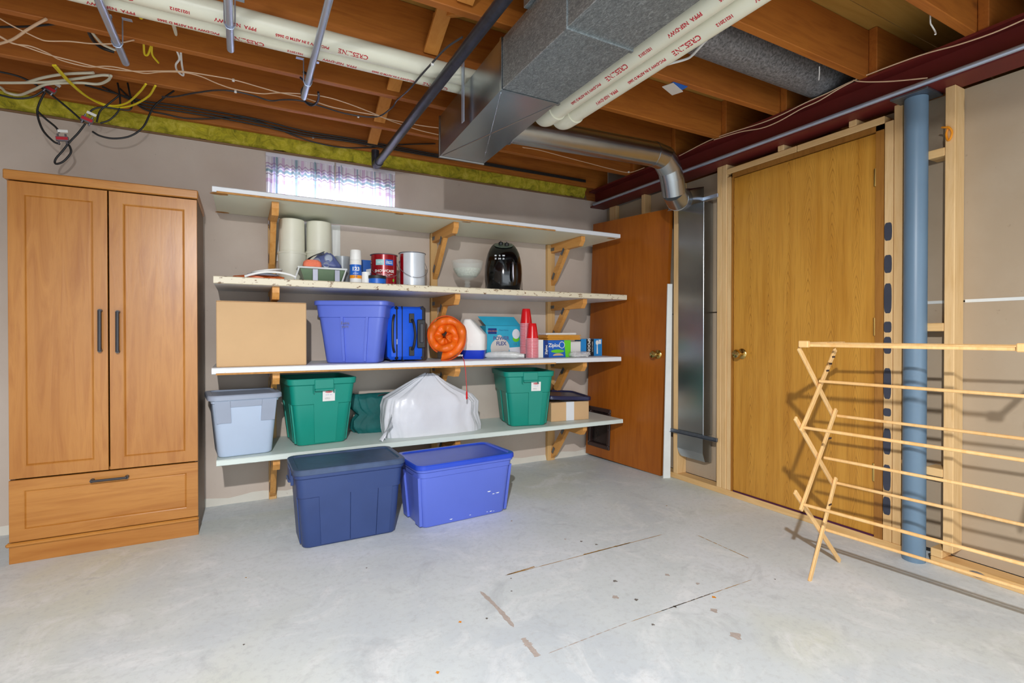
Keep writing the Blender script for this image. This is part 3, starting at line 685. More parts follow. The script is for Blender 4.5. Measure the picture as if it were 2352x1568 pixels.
# conduit stubs
def stub(label, u0, v0, u1, v1, cf):
    zc = 2.236; t = thing('conduit_stub', label, 'conduit'); a = P(u0, v0, z=zc); b_ = P(u1, v1, z=zc); x = (a.x+b_.x)/2; g = G(); g.tube([(x, a.y-1, zc), (x, b_.y, zc)], .0138, 16)
    g.build('tube', CONDUIT, t); c_ = b_.y-cf
    g = G(); g.bx(x-.05, x-.016, c_-.01, c_+.01, 2.3375, 2.3395, b=.0005); g.bx(x+.016, x+.05, c_-.01, c_+.01, 2.3375, 2.3395, b=.0005)
    g.tube([(x-.018, c_, 2.338), (x-.0178, c_, zc), (x-.010, c_, zc-.0155), (x, c_, zc-.0175), (x+.010, c_, zc-.0155), (x+.0178, c_, zc), (x+.018, c_, 2.338)], .0025, 6)
    g.build('strap', CONDUIT, t); return t
stub('galvanised conduit stub under the joists at far left, above the wires', 225, 0, 290, 145, .17)
stub('short flattened conduit stub poking past the cream pipes, middle of the three', 520, 20, 535, 115, .19)
stub('galvanised conduit stub with black cable looped round its end', 748, 0, 703, 225, .17)

# ================================================================== THINGS ON THE SHELVES
def WX(u, y): return P(u, 700, y=y).x
def WZ(u, v, y): return P(u, v, y=y).z
def M(u, y, px): return px*(P(u, 766, y=y)-CAM).dot(FW)/FPX
SZ = [1.8525, 1.3778, .8888, .3958]
def fdim(Wb, Db, Wt, Dt, H, z): t = z/H; return Wb+(Wt-Wb)*t, Db+(Dt-Db)*t
def tote(label, mat, loc, yaw, Wb, Db, Wt, Dt, H, lid=None, ribs=(), sribs=(), band=(.62, .90), handle=None, sticker=False, rimout=.016):
    t = thing('storage_tote', label, 'storage tote', loc, math.radians(yaw))
    D = lambda z: fdim(Wb, Db, Wt, Dt, H, z)
    def R(z, o=0, r=.035):
        w_, d = D(z); return rrect(w_+2*o, d+2*o, r, z)
    g = G(); b0, b1 = band[0]*H, band[1]*H
    g.loft([R(0, -.012, .03), R(.004, -.004, .033), R(.012), R(b0-.004), R(b0, .006, .038), R(b1, .006, .038), R(b1+.003, rimout*.8, .042), R(b1+.006, rimout, .045), R(H-.003, rimout, .045), R(H, rimout-.003, .043), R(H, .002, .036), R(H-.01, -.002, .034), R(.02, -.006, .03)])
    g.f.pop(); g.m.pop()
    n = 24; g.f.append(tuple(len(g.v)-n+k for k in range(n))); g.m.append(0)
    def strip(face, s0, s1, z0, z1, out, e0=0):
        vs = []
        for z in (z0, z1):
            w_, d = D(z)
            for s in (s0, s1):
                for o in (-.004, out):
                    if face == 'f': vs.append((s*w_, -d/2-o, z))
                    elif face == 'b': vs.append((s*w_, d/2+o, z))
                    elif face == 'l': vs.append((-w_/2-o, s*d, z))
                    else: vs.append((w_/2+o, s*d, z))
        return vs, [(0, 1, 3, 2), (4, 6, 7, 5), (0, 4, 5, 1), (2, 3, 7, 6), (1, 5, 7, 3), (0, 2, 6, 4)]
    for s0, s1, o in ribs: g.add(*strip('f', s0, s1, .012, b0, o)); g.add(*strip('b', s0, s1, .012, b0, o))
    for s0, s1, o in sribs: g.add(*strip('l', s0, s1, .012, b0, o)); g.add(*strip('r', s0, s1, .012, b0, o))
    body = g.build('body', mat, t, ang=30)
    if lid:
        g = G(); W2, D2 = Wt+2*rimout+.008, Dt+2*rimout+.008; q = lambda o, z, r: rrect(W2-2*o, D2-2*o, r, z)
        g.loft([q(.004, H-.016, .044), q(0, H-.016, .048), q(0, H+.004, .048), q(.004, H+.010, .045), q(.026, H+.011, .035), q(.032, H+.004, .030), q(.05, H+.003, .028)])
        g.build('lid', lid, t, ang=30)
    if handle:
        for face in handle:
            hw = .055; w_, d = D(b1)
            for sgn, L_ in (('f', d), ('b', d), ('l', w_), ('r', w_)):
                if sgn != face: continue
                rz = {'f': 0, 'b': PI, 'l': -PI/2, 'r': PI/2}[face]
                T = Matrix.Rotation(rz, 4, 'Z') @ Matrix.Translation((0, -L_/2, 0))
                g = G(); g.bx(-hw, hw, -.026, -.0165, b1-.022, H-.004, T, .003); g.bx(-hw, hw, -.034, -.0165, b1-.034, b1-.020, T, .004)
                g.bx(-hw-.006, -hw, -.022, -.007, b1-.05, b1+.003, T, .002); g.bx(hw, hw+.006, -.022, -.007, b1-.05, b1+.003, T, .002)
                g.build('handle', mat, t, ang=None)
    if sticker:
        sx, z0, z1 = sticker; w_, d = D((z0+z1)/2); w0, d0 = D(z0); w1, d1 = D(z1)
        sl = math.atan2((d1-d0)/2, z1-z0)
        o = .0115 if z0 > b0 else .0075
        T = Matrix.Translation((sx, -d/2-o, (z0+z1)/2)) @ Matrix.Rotation(sl, 4, 'X'); h = (z1-z0)/2
        B('label_sticker', WHITE, -.036, .036, -.0004, .0004, -h, h, t, 0, T)
        f = lambda dx, dz: (lambda x, y, z: T @ Vector((x+dx, -.0009-z, y+dz)))
        g = G(); g.v = [tuple(T @ Vector((.023*math.cos(a), -.0008, h*.62+.0065*math.sin(a)))) for a in [2*PI*k/20 for k in range(20)]]; g.f = [tuple(range(20))]; g.m = [0]; g.build('red_oval', REDD, t, ang=None)
        text('Rubbermaid', .0085, WHITE, t, f(0, h*.62), sx=1)
        text('18 GAL  68 L', .007, LABELB, t, f(0, h*.1)); text('storage box\nclean before use\ndo not stack', .005, STAIN3, t, f(-.008, -h*.5))
    return t
# lowest shelf
z = SZ[3]
gt = tote('grey storage tote with grey lid on the lowest shelf at its left end', GREYP2, (.000, 3.285, z), 6, .268, .26, .328, .30, .332, GREYP, band=(.90, .93))
for a, b_, zz0, zz1 in ((-.47, -.24, .19, .315), (.24, .47, .19, .315), (-.245, .245, .275, .315)):
    g = G(); vs = []
    for zz in (zz0, zz1):
        w_, d = fdim(.268, .26, .328, .30, .332, zz)
        for s in (a, b_):
            for o in (-.003, .007): vs.append((s*w_, -d/2-o, zz))
    g.add(vs, [(0, 1, 3, 2), (4, 6, 7, 5), (0, 4, 5, 1), (2, 3, 7, 6), (1, 5, 7, 3), (0, 2, 6, 4)]); g.build('front_band', GREYP, gt, ang=None)
tote('open green tote on the lowest shelf between the grey tote and the teal bag', GREEN, (.412, 3.425, z), 5, .285, .33, .375, .40, .405, ribs=((-.16, .26, .006),), sribs=((-.40, -.30, .008), (.30, .40, .008), (-.2, .2, .006)), handle='f', sticker=(.03, .265, .335))
tote('open green tote on the lowest shelf right of the white bag', GREEN, (1.880, 3.365, z), -13, .27, .36, .355, .42, .40, ribs=((-.02, .30, .006),), sribs=((-.42, -.30, .008), (.05, .2, .006)), handle='f', sticker=(.045, .258, .325))
# shelf with the blue things
z = SZ[2]
vt = tote('periwinkle blue tote on the third shelf beside the cardboard box', VIOLET, (.628, 3.275, z), -27, .32, .18, .42, .22, .372, VIOLET, ribs=((-.15, -.11, .011), (.24, .28, .011)), band=(.76, .94), rimout=.013)
Tv = lambda dx, dz: (lambda x, y, zz: Vector((x+dx, -.1155-zz-(dz-.2)*.04, y+dz)))
text('Extra\nyarn', .024, STAIN3, vt, Tv(-.03, .235), name='handwriting')
# floor totes
def fl(label, mat, lidm, x0, y0, x1, y1, Db, dW, Dt, H, **k):
    Wb = math.hypot(x1-x0, y1-y0)+.01; a = math.atan2(y1-y0, x1-x0)
    c = Vector(((x0+x1)/2, (y0+y1)/2, 0))+Vector((-math.sin(a), math.cos(a), 0))*(Db/2)
    return tote(label, mat, tuple(c), math.degrees(a), Wb, Db, Wb+dW, Dt, H, lidm, **k)
fl('navy blue lidded tote standing on the floor in front of the shelves', NAVY, NAVYLID, .262, 2.683, .722, 2.690, .28, .055, .325, .392, ribs=((-.315, -.02, .006), (-.013, .26, .006), (.267, .41, .006)), sribs=((-.3, .3, .006),), handle='lr', band=(.66, .90), rimout=.015)
bl = fl('periwinkle blue lidded tote standing on the floor right of the navy tote', VIOLET, plain('royal_lid', (40, 76, 200), .36, 0, .08, 5), .868, 2.658, 1.385, 2.694, .27, .055, .345, .350, sribs=((-.46, -.22, .012), (.22, .46, .012)), band=(.82, .90), rimout=.015)
random.seed(3)
for i in range(9):
    g = G(); x = random.choice([-.2, -.1, .05, .13, .19])+random.uniform(-.03, .03); zz = random.choice([.012, .02, .03, .12, .14])+random.uniform(0, .01); r = random.uniform(.002, .006)
    d = fdim(.27, .27, .32, .345, .350, zz)[1]
    g.v = [(x+r*2*math.cos(a)*(1+.4*math.sin(3*a+i)), -d/2-.0006, zz+r*.5*math.sin(a)*(1+.4*math.cos(5*a))) for a in [2*PI*k/12 for k in range(12)]]; g.f = [tuple(range(12))]; g.m = [0]; g.build('scuff', TAPE, bl, ang=None)

# cardboard boxes
cb = thing('cardboard_box', 'large plain brown cardboard box at the left end of the third shelf', 'box', (-.126, 3.128, SZ[2]), math.radians(2))
B('carton', CARD, 0, .452, 0, .225, 0, .356, cb, .004)
B('top_flap', CARD, -.0, .452, -.001, .111, .3562, .3590, cb, .001); B('top_flap', CARD, 0, .452, .114, .226, .3562, .3590, cb, .001)
bx2 = thing('cardboard_box', 'small brown cardboard box with a white tape strip under the navy lid', 'box', (2.075, 3.255, SZ[3]), math.radians(-5))
B('carton', CARD, 0, .335, 0, .27, 0, .145, bx2, .003); B('tape_strip', TAPE, .13, .20, -.0012, -.0002, .001, .144, bx2, 0); B('tape_strip', TAPE, .13, .20, 0, .12, .1452, .1462, bx2, 0)
ld = thing('tote_lid', 'loose dark navy tote lid lying tilted on the small taped box', 'lid', (2.242, 3.375, SZ[3]+.150), math.radians(-6))
g = G(); q = lambda o, z, r: rrect(.39-2*o, .33-2*o, r, z)
g.loft([q(.006, .0, .04), q(.0, .0, .045), q(0, .022, .045), q(.004, .028, .042), q(.02, .028, .03), q(.028, .018, .026), q(.06, .020, .03)]); g.v = [tuple(Matrix.Rotation(math.radians(3), 4, 'X') @ Matrix.Rotation(math.radians(4), 4, 'Y') @ Vector((x, y, zz+.022))) for x, y, zz in g.v]
g.build('lid_shell', NAVYDK, ld)

# white bag
def blob(prof, n, fold, seed, cy, ry):
    """prof: (z, xl, xr, yscale)"""
    rings = []
    for j, (z, xl, xr, ys) in enumerate(prof):
        cx, rx = (xl+xr)/2, (xr-xl)/2; ring = []
        for k in range(n):
            a = 2*PI*k/n; ca, sa = math.cos(a), math.sin(a); e = .62
            x = math.copysign(abs(ca)**e, ca); y = math.copysign(abs(sa)**e, sa)
            f = 1+fold*(noise.noise(Vector((ca*3+seed, sa*3, z*2.5)))+.6*noise.noise(Vector((ca*8+seed, sa*8, z*5)))+.25*math.sin(a*9+seed+z*12)-.55*abs(noise.noise(Vector((ca*11+seed, sa*11+z*5, z*3)))))
            ring.append((cx+rx*x*f, cy+ry*ys*y*f, z+.012*noise.noise(Vector((ca*4, sa*4+seed, z*4)))*(1 if j else 0)))
        rings.append(ring)
    return rings
def interp(prof, m):
    out = []
    for i in range(len(prof)-1):
        for j in range(m):
            t = j/m; out.append(tuple(a+(b-a)*t for a, b in zip(prof[i], prof[i+1])))
    return out+[prof[-1]]
wb = thing('trash_bag', 'crumpled white plastic bag heaped on the lowest shelf before the teal bag', 'bag', (0, 0, SZ[3]))
pr = interp([(0.0, .815, 1.49, 1), (.04, .805, 1.49, 1), (.12, .80, 1.465, .98), (.20, .805, 1.475, .95), (.25, .82, 1.43, .86), (.29, .90, 1.33, .72), (.34, .99, 1.24, .5), (.385, 1.07, 1.18, .25), (.40, 1.10, 1.15, .08)], 4)
g = G(); g.loft(blob(pr, 130, .06, 2.3, 3.32, .132)); o = g.build('bag_film', BAG, wb, ang=60)
g = G(); fl_ = []
for j in range(7):
    t = j/6; fl_.append([(.80+.03*t-.05*(1-t)*s, 3.20-.03*s+.02*math.sin(s*7+t*4), .002+.16*t*(1-.4*s)+.006*math.sin(s*9)) for s in [k/8 for k in range(9)]])
g.loft(fl_, cap=False, closed=False); g.build('loose_fold', BAG, wb, ang=60)
# teal cloth bag
tb = thing('duffel_bag', 'slumped teal cloth bag with black straps behind the white bag', 'bag', (0, 0, SZ[3]))
pr = interp([(0, .68, 1.50, .9), (.03, .655, 1.53, 1), (.08, .66, 1.55, .9), (.12, .69, 1.54, 1), (.17, .645, 1.50, .95), (.235, .64, 1.40, .8), (.262, .66, 1.30, .3)], 4)
g = G(); g.loft(blob(pr, 110, .075, 8.1, 3.525, .070)); g.build('cloth_body', GREENDK, tb, ang=60)
for pts in ([(865, 917), (872, 908), (890, 906), (905, 912), (912, 925)], [(915, 905), (922, 895), (935, 890), (955, 886)]):
    g = G(); g.tube(smooth([P(u, v, y=3.49)-Vector((0, 0, SZ[3])) for u, v in pts]), .009, 6, sx=.3); g.build('strap', BLACK, tb)

# suitcase
sx0, sx1 = .850, 1.095; sc_ = thing('suitcase', 'bright blue wheeled suitcase with black trim on the third shelf', 'suitcase', (.952, 3.395, SZ[2]+.012), math.radians(-4))
sw = .245; sh = .345
g = G(); g.bx(-sw/2, sw/2, -.19, .19, 0, sh, b=.022); g.build('shell', BLUEBAG, sc_, ang=50)
def loop(x, w_, mat, nm, o=.0025):
    g = G(); g.bx(x-w_/2, x+w_/2, -.19-o, .19+o, -.0005, sh+o, b=.024); return g.build(nm, mat, sc_, ang=50)
loop(-.066, .032, BLACK, 'zipper_band'); loop(-.031, .006, BLACK, 'piping')
loop(.106, .036, DGREY, 'wheel_frame', .006)
g = G(); g.tube(smooth([(-.083, -.194, .05), (-.095, -.212, .09), (-.098, -.216, .17), (-.095, -.212, .25), (-.083, -.194, .29)]), .008, 8); g.build('side_strap', BLACK, sc_)
for zz in (.055, .27): B('handle_patch', BLACK, .012, .046, -.198, -.191, zz-.03, zz+.03, sc_, .002)
g = G(); g.tube(smooth([(.03, -.196, .065), (.038, -.214, .09), (.046, -.220, .16), (.038, -.214, .235), (.03, -.196, .26)]), .0085, 8); g.build('carry_handle', BLACK, sc_)
g = G(); g.bx(.064, .118, -.204, -.194, .075, .262, b=.012); hh = g.build('moulded_grip', BLACK, sc_, ang=None)
g = G(); g.bx(.080, .104, -.212, -.2045, .11, .235, b=.006); g.build('grip_insert', DGREY, hh, ang=None)
g = G(); g.tube(smooth([(-.09, .15*0-.12, sh+.003), (-.085, -.06, sh+.018), (-.085, .02, sh+.018), (-.09, .08, sh+.003)]), .009, 8); g.build('top_handle', BLACK, sc_)
for xx in (-.075, .0): 
    g = G(); g.lathe([(.012, -.008), (.012, .008)], 14, Matrix.Translation((xx-.02, -.15, 0)) @ Matrix.Rotation(PI/2, 4, 'Y')); g.build('wheel', BLACK, sc_)
g = G(); g.bx(-.0695, -.0625, -.1975, -.1935, .10, .135, b=.001); g.build('zipper_pull', SILVER, sc_, ang=None)

# sleeping bag roll
sb = thing('sleeping_bag', 'rolled orange puffy sleeping bag between suitcase and cooler', 'sleeping bag', (WX(1023, 3.30), 3.30, SZ[2]+.162), math.radians(-22))
g = G(); rings = []; N = 190; turns = 2.45; R0 = .126; L2 = .125
for i in range(N+1):
    t = i/N; a = t*turns*2*PI-1.75; rad = R0-.112*t
    puff = .026+.007*abs(math.sin(a*2.6+t*3))+.005*noise.noise(Vector((a*2, 1, 0)))
    sq = 1+.05*math.sin(a*2.2+.5); cx, cz = rad*sq*math.cos(a)*1.0, rad*sq*math.sin(a)*1.08
    d = Vector((math.cos(a), 0, math.sin(a))); ring = []
    for k in range(14):
        b = 2*PI*k/14; e = .7; cb_, sb_ = math.cos(b), math.sin(b)
        dr = puff*math.copysign(abs(cb_)**e, cb_); dy = (L2+.016*math.sin(a*2.6+1)+.008*math.sin(a*6)-.03*t)*math.copysign(abs(sb_)**.45, sb_)
        wr = .0035*noise.noise(Vector((a*7, b*3, 2)))
        ring.append((cx+d.x*(dr+wr), dy, cz+d.z*(dr+wr)))
    rings.append(ring)
g.loft(rings); g.build('quilted_roll', ORANGE, sb, ang=70)
g = G(); g.tube([((.150-.0073*(a+1.75))*math.cos(a), -.112, (.162-.0073*(a+1.75))*math.sin(a)) for a in [2*PI*k/60-1.75 for k in range(58)]], .004, 6); lab(g.build('edge_piping', plain('dark_orange_edge', (206, 78, 20), .5), sb), 'darker orange piping')
T0 = sb.matrix_basis if False else (Matrix.Translation(sb.location) @ Matrix.Rotation(math.radians(-22), 4, 'Z')).inverted()
g = G(); pts = [P(u, v, y=yy) for u, v, yy in ((1062, 818, 3.22), (1065, 826, 3.12), (1067, 834, 3.092), (1070, 860, 3.090), (1072, 900, 3.090))]
g.tube([T0 @ p for p in smooth(pts)], .0022, 6); lab(g.build('drawstring', REDP, sb), 'red drawstring')
g = G(); g.tube([T0 @ P(1072, v, y=3.090) for v in (898, 902, 914, 917)], [.003, .006, .006, .003], 8); g.build('cord_toggle', REDP, sb)
g = G(); g.bx(-.022, .022, -.001, .001, -.006, .006, T0 @ Matrix.Translation(P(1056, 816, y=3.24))); g.build('sewn_tag', WHITE, sb, ang=None)

# cooler
cl = thing('cooler', 'small personal cooler with white tent-shaped top and blue base', 'cooler', (WX(1091, 3.40), 3.42, SZ[2]), math.radians(-30))
g = G(); g.loft([rrect(.155, .20, .03, 0), rrect(.165, .21, .035, .006), rrect(.178, .226, .038, .062)]); g.build('base', BLUEP, cl)
g = G(); g.loft([rrect(.178, .226, .038, .0625), rrect(.184, .232, .038, .13), rrect(.180, .228, .036, .175), rrect(.150, .222, .030, .205, -.012), rrect(.060, .212, .02, .280, -.035), rrect(.045, .20, .015, .286, -.035)]); g.build('top', WHITE, cl, ang=30)
g = G(); g.lathe([(.014, 0), (.014, .002), (.001, .003)], 20, Matrix.Translation((-.01, -.1162, .10)) @ Matrix.Rotation(PI/2, 4, 'X')); g.build('button', WHITE, cl)

# trash-bag carton
yb = 3.47; x0 = WX(1116, yb); x1 = WX(1196, yb); pz = WZ(1150, 748, yb)-SZ[2]; bw = x1-x0
pf_ = thing('trash_bag_carton', 'cyan carton of trash bags with a raised flap on the third shelf', 'box', (x0, yb, SZ[2]))
B('carton', LABELC, 0, bw, 0, .11, 0, pz, pf_, .002)
g = G(); g.add([(0, .0, pz+.001), (bw, 0, pz+.001), (bw-.03, .06, pz+.072), (-.04, .06, pz+.072), (0, .004, pz+.001), (bw, .004, pz+.001), (bw-.03, .064, pz+.072), (-.04, .064, pz+.072)], [(0, 1, 2, 3), (7, 6, 5, 4), (0, 4, 5, 1), (1, 5, 6, 2), (2, 6, 7, 3), (3, 7, 4, 0)]); g.build('open_flap', LABELC, pf_, ang=None)
def face(par, ox, oy, oz, off=.0006): return lambda dx, dz: (lambda x, y, z: Vector((ox+dx+x, oy-off-z, oz+dz+y)))
def flat(par, nm, mat, pts, y, T=None):
    g = G(); g.v = [(x, y, z) for x, z in pts]; g.f = [tuple(range(len(pts)))]; g.m = [0]
    if T: g.v = [tuple(T @ Vector(p)) for p in g.v]
    return g.build(nm, mat, par, ang=None)
el = lambda cx, cz, rx, rz, n=20: [(cx+rx*math.cos(2*PI*k/n), cz+rz*math.sin(2*PI*k/n)) for k in range(n)]
flat(pf_, 'printed_bag', PINKW, el(bw*.40, pz*.30, bw*.27, pz*.30)[:11]+[(bw*.16, .01), (bw*.62, .01)], -.0006)
flat(pf_, 'printed_bag', PINKW, el(bw*.38, pz*.58, bw*.10, pz*.13), -.0007)
flat(pf_, 'printed_badge', LABELD, [(bw*.06, pz*.74), (bw*.30, pz*.74), (bw*.30, pz*.92), (bw*.06, pz*.92)], -.0006)
flat(pf_, 'printed_pail', TAPE, [(bw*.70, .004), (bw*.98, .004), (bw*.98, pz*.32), (bw*.66, pz*.30)], -.0007); flat(pf_, 'printed_pail', LGREEN, el(bw*.86, pz*.58, bw*.10, pz*.10), -.0006); flat(pf_, 'printed_pail', TAPE, el(bw*.86, pz*.74, bw*.11, pz*.16), -.0007)
fc = face(pf_, 0, 0, 0, .001)
text('POWER', .040, MAUVE, pf_, fc(bw*.43, WZ(1150, 777, yb)-SZ[2]), bold=.0014); text('FLEX', .040, MAUVE, pf_, fc(bw*.43, WZ(1150, 789, yb)-SZ[2]), bold=.0014); text('13', .03, MAUVE, pf_, fc(bw*.83, WZ(1150, 791, yb)-SZ[2])); text('EXTRA STRONG', .012, LABELO, pf_, fc(bw*.18, pz*.83)); text('Clean Home', .016, LABELD, pf_, fc(bw*.5, pz*.86))
# rolled bags
rb = thing('bag_roll', 'roll of clear plastic bags with a black tube end lying before the carton', 'roll', (0, 0, 0))
a = P(1205, 812, y=3.22); b_ = P(1112, 812, y=3.40); a.z = SZ[2]+.036; b_.z = SZ[2]+.036; d = b_-a
pts = [a+d*t for t in (0, .12, .2, .3, .5, .7, .9, 1)]
for i, p in enumerate(pts): p.z = SZ[2]+[.018, .018, .024, .026, .026, .025, .022, .018][i]
g = G(); g.tube(pts, [.015, .016, .023, .025, .026, .024, .020, .010], 20); 
g.v = [(x+.004*noise.noise(Vector((x*40, y*40, zz*40))), y, max(SZ[2]+.0005, zz+.005*noise.noise(Vector((x*50, y*50, zz*50+9))))) for x, y, zz in g.v]; g.build('film_roll', plain('milky_film', (214, 216, 214), .25, 0, .08, 20, .4, 50), rb, ang=60)
dd = (a-b_).normalized(); g = G(); e0 = pts[0]+dd*.0005; g.tube([e0, e0+dd*.006], .016, 20); g.build('tube_end', BLACK, rb)

# red cups
g = G(); g.mi = 0; g.lathe([(.0005, .118), (.028, .118), (.0302, .115), (.034, .095), (.0345, .092), (.0460, .0056)], 24, cap=False); g.mi = 1; g.lathe([(.0462, .0056), (.0485, .005), (.0495, .003), (.0485, .0005), (.045, .0005)], 24, cap=False)
cupm = None
def cups(u, y, n, label_top, label_rest, grp):
    global cupm
    x = WX(u, y); 
    for k in range(n):
        if cupm is None: o = g.build('plastic_cup', [REDP, PINKP], None, ang=40); cupm = o.data
        else: o = bpy.data.objects.new('plastic_cup', cupm); COL.objects.link(o)
        o.location = (x, y, SZ[2]+k*.0088)
        if k == n-1: tag(o, label_top, 'cup', grp)
        else: tag(o, label_rest, 'cup', grp)
cups(1208.5, 3.40, 30, 'red plastic cup crowning the taller nested stack, upside down', 'pale-rimmed red plastic cup nested inside the taller stack of cups', 'nested red cups in the tall stack')
cups(1222.5, 3.29, 17, 'red plastic cup crowning the shorter nested stack, upside down', 'pale-rimmed red plastic cup nested inside the shorter stack of cups', 'nested red cups in the short stack')

# Ziploc, card boxes
def box(nm, label, cat, x0, x1, y, d, z0, z1, mat, part='carton', rz=0):
    t = thing(nm, label, cat, (x0, y, z0), rz); B(part, mat, 0, x1-x0, 0, d, 0, z1-z0, t, .0015); return t, x1-x0, z1-z0
yz = 3.24
t, w_, h = box('candle', 'short white candle or tub just left of the zip bag box', 'candle', WX(1238, yz), WX(1248, yz), yz, .03, SZ[2], WZ(1243, 780, yz), WHITE, 'wax_block')
t, w_, h = box('zip_bag_box', 'blue and green box of sandwich bags lying beneath the envelopes', 'box', WX(1250, yz), WX(1311, yz), yz, .10, SZ[2], WZ(1280, 781, yz), LABELB)
fc = face(t, 0, 0, 0, .001)
flat(t, 'green_print', LGREEN, [(w_*.80, .001), (w_*.998, .001), (w_*.998, h-.001), (w_*.74, h-.001)], -.0006); flat(t, 'side_print', LABELD, [(.001, .001), (w_*.17, .001), (w_*.13, h-.001), (.001, h-.001)], -.0006)
flat(t, 'bread_print', CARD, el(w_*.52, h*.10, w_*.20, h*.14)[:11], -.0007); flat(t, 'leaf_print', LGREEN, el(w_*.5, h*.36, w_*.25, h*.10), -.0007)
flat(t, 'seal_print', TAPE, el(w_*.66, h*.72, w_*.11, h*.20), -.0007); flat(t, 'seal_print', LABELB, el(w_*.66, h*.72, w_*.09, h*.165), -.0009)
text('Ziploc', .040, WHITE, t, fc(w_*.37, h*.70), bold=.0008); f_ = lambda x, y, z: Vector((w_*.075-y, -.001-z, h*.45+x)); text('Ziploc', .028, WHITE, t, f_, bold=.0006)
yy = 3.31
t, w_, h = box('white_box', 'plain white small box between zip bag box and spoons box', 'box', WX(1311, yy), WX(1334, yy), yy, .07, SZ[2]+.012, WZ(1320, 780, yy), WHITE); t.location.z = SZ[2]
t, w_, h = box('spoon_box', 'blue and black box of plastic spoons at the right of the third shelf', 'box', WX(1335, yy), WX(1383, yy), yy, .09, SZ[2], WZ(1360, 778, yy), CYAN2)
flat(t, 'dark_print', BLACK, [(w_*.24, .001), (w_*.60, .001), (w_*.60, h-.001), (w_*.24, h-.001)], -.0006); flat(t, 'spoon_print', WHITE, el(w_*.76, h*.78, w_*.07, h*.14), -.0007); flat(t, 'spoon_print', WHITE, [(w_*.74, h*.64), (w_*.78, h*.64), (w_*.80, h*.12), (w_*.73, h*.12)], -.0007); flat(t, 'tag_print', TAPE, [(w_*.83, h*.70), (w_*.95, h*.70), (w_*.95, h*.95), (w_*.83, h*.95)], -.0007)
f_ = lambda x, y, z: Vector((w_*.36+y, -.001-z, h*.54-x)); text('SPOONS', .036, WHITE, t, f_, bold=.001)
f_ = lambda x, y, z: Vector((w_*.53+y, -.001-z, h*.54-x)); text('HEAVY DUTY', .014, WHITE, t, f_)
ct = thing('cutlery_pack', 'clear film pack of plastic cutlery lying before the spoons box', 'pack', (WX(1333, 3.2), 3.215, SZ[2]))
g = G(); g.bx(-.085, .085, -.03, .035, .001, .04, b=.012); g.v = [(x, y, z*(1+.3*noise.noise(Vector((x*30, y*30, 0))))) for x, y, z in g.v]; g.build('film_wrap', FILM, ct, ang=60)
for i in range(7):
    g = G(); y = -.02+.007*i; zz = .008+.004*(i % 3); g.loft([rrect(.012, .004, .0015, -.06), rrect(.006, .003, .001, -.03), rrect(.007, .003, .001, .05), rrect(.018, .004, .002, .065)], Matrix.Translation((0, y, zz)) @ Matrix.Rotation(PI/2, 4, 'Y')); g.build('plastic_spoon', WHITE, ct)
# envelopes
ze = WZ(1280, 781, yz)+.001; xa, xb = WX(1258, yz), WX(1334, yz)
for i in range(5):
    o = B('envelope', MANILA, xa+.006*math.sin(i*2.1), xb+.007*math.sin(i*1.7), yz-.002*(i % 2), yz+.15, ze+i*.0078, ze+i*.0078+.0068, None, .003)
    tag(o, 'manila padded envelope in the flat pile on the zip bag box', 'envelope', 'manila envelopes stacked on the zip bag box')
zt = ze+5*.0078
g = G(); g.bx(xa-.004, xb-.03, yz+.01, yz+.14, zt, zt+.016, b=.006); g.v = [(x, y, z+.004*noise.noise(Vector((x*25, y*25, 1)))*(z > zt+.004)) for x, y, z in g.v]
t = g.build('plastic_mailer', WHITE, None, ang=None); tag(t, 'white plastic mailer lying on the manila envelopes', 'mailer')
g = G(); pr = interp([(0, WX(1237, 3.38), xa+.02, 1), (.05, WX(1238, 3.38), xa+.05, 1), (.10, WX(1244, 3.38), xa+.08, .8), (.135, WX(1250, 3.38), xa+.05, .4)], 4)
g.loft(blob(pr, 40, .07, 4.4, 3.40, .05)); t = thing('plastic_bag', 'clear crumpled plastic bag behind the envelopes near the cups', 'bag', (0, 0, SZ[2])); 
g.v = [(x, y, z+.02) for x, y, z in g.v]; g.build('film', FILM, t, ang=60); t.location.z = SZ[2]-.0; 

# ------------------------------------------------------------------ second shelf
z1 = SZ[1]
def tubb(label, u, y, w0, v0, v1, flip, zb=None):
    x = WX(u, y); r = M(u, y, w0)/2; zb = z1 if zb is None else zb; zt = WZ(u, v1, y); h = zt-zb
    t = thing('plastic_tub', label, 'tub', (x, y, zb)); g = G()
    if flip: g.lathe([(r*1.03, 0), (r*1.03, .006), (r, .008), (r*.97, h-.004), (r*.93, h), (.001, h)], 36, cap=False)
    else: g.lathe([(.001, 0), (r*.86, 0), (r*.88, .003), (r*1.0, h-.012), (r*1.04, h-.012), (r*1.04, h-.001), (r*1.0, h-.0005), (r*.98, h-.004), (r*.86, .004), (.001, .004)], 36, cap=False)
    g.build('tub_wall', CREAM, t); return zt
zt = tubb('cream plastic tub at the bottom of the left tall stack on the second shelf', 671, 3.50, 60, 640, 581, False)
tubb('cream plastic tub turned upside down atop the left stack near the window', 671, 3.50, 55, 581, 506, True, zt+.0005)
zt = tubb('cream plastic tub at the bottom of the right tall stack behind the blue mask', 733, 3.52, 58, 640, 581, False)
tubb('cream plastic tub turned upside down atop the right stack beside the upright', 733, 3.52, 55, 581, 512, True, zt+.0005)
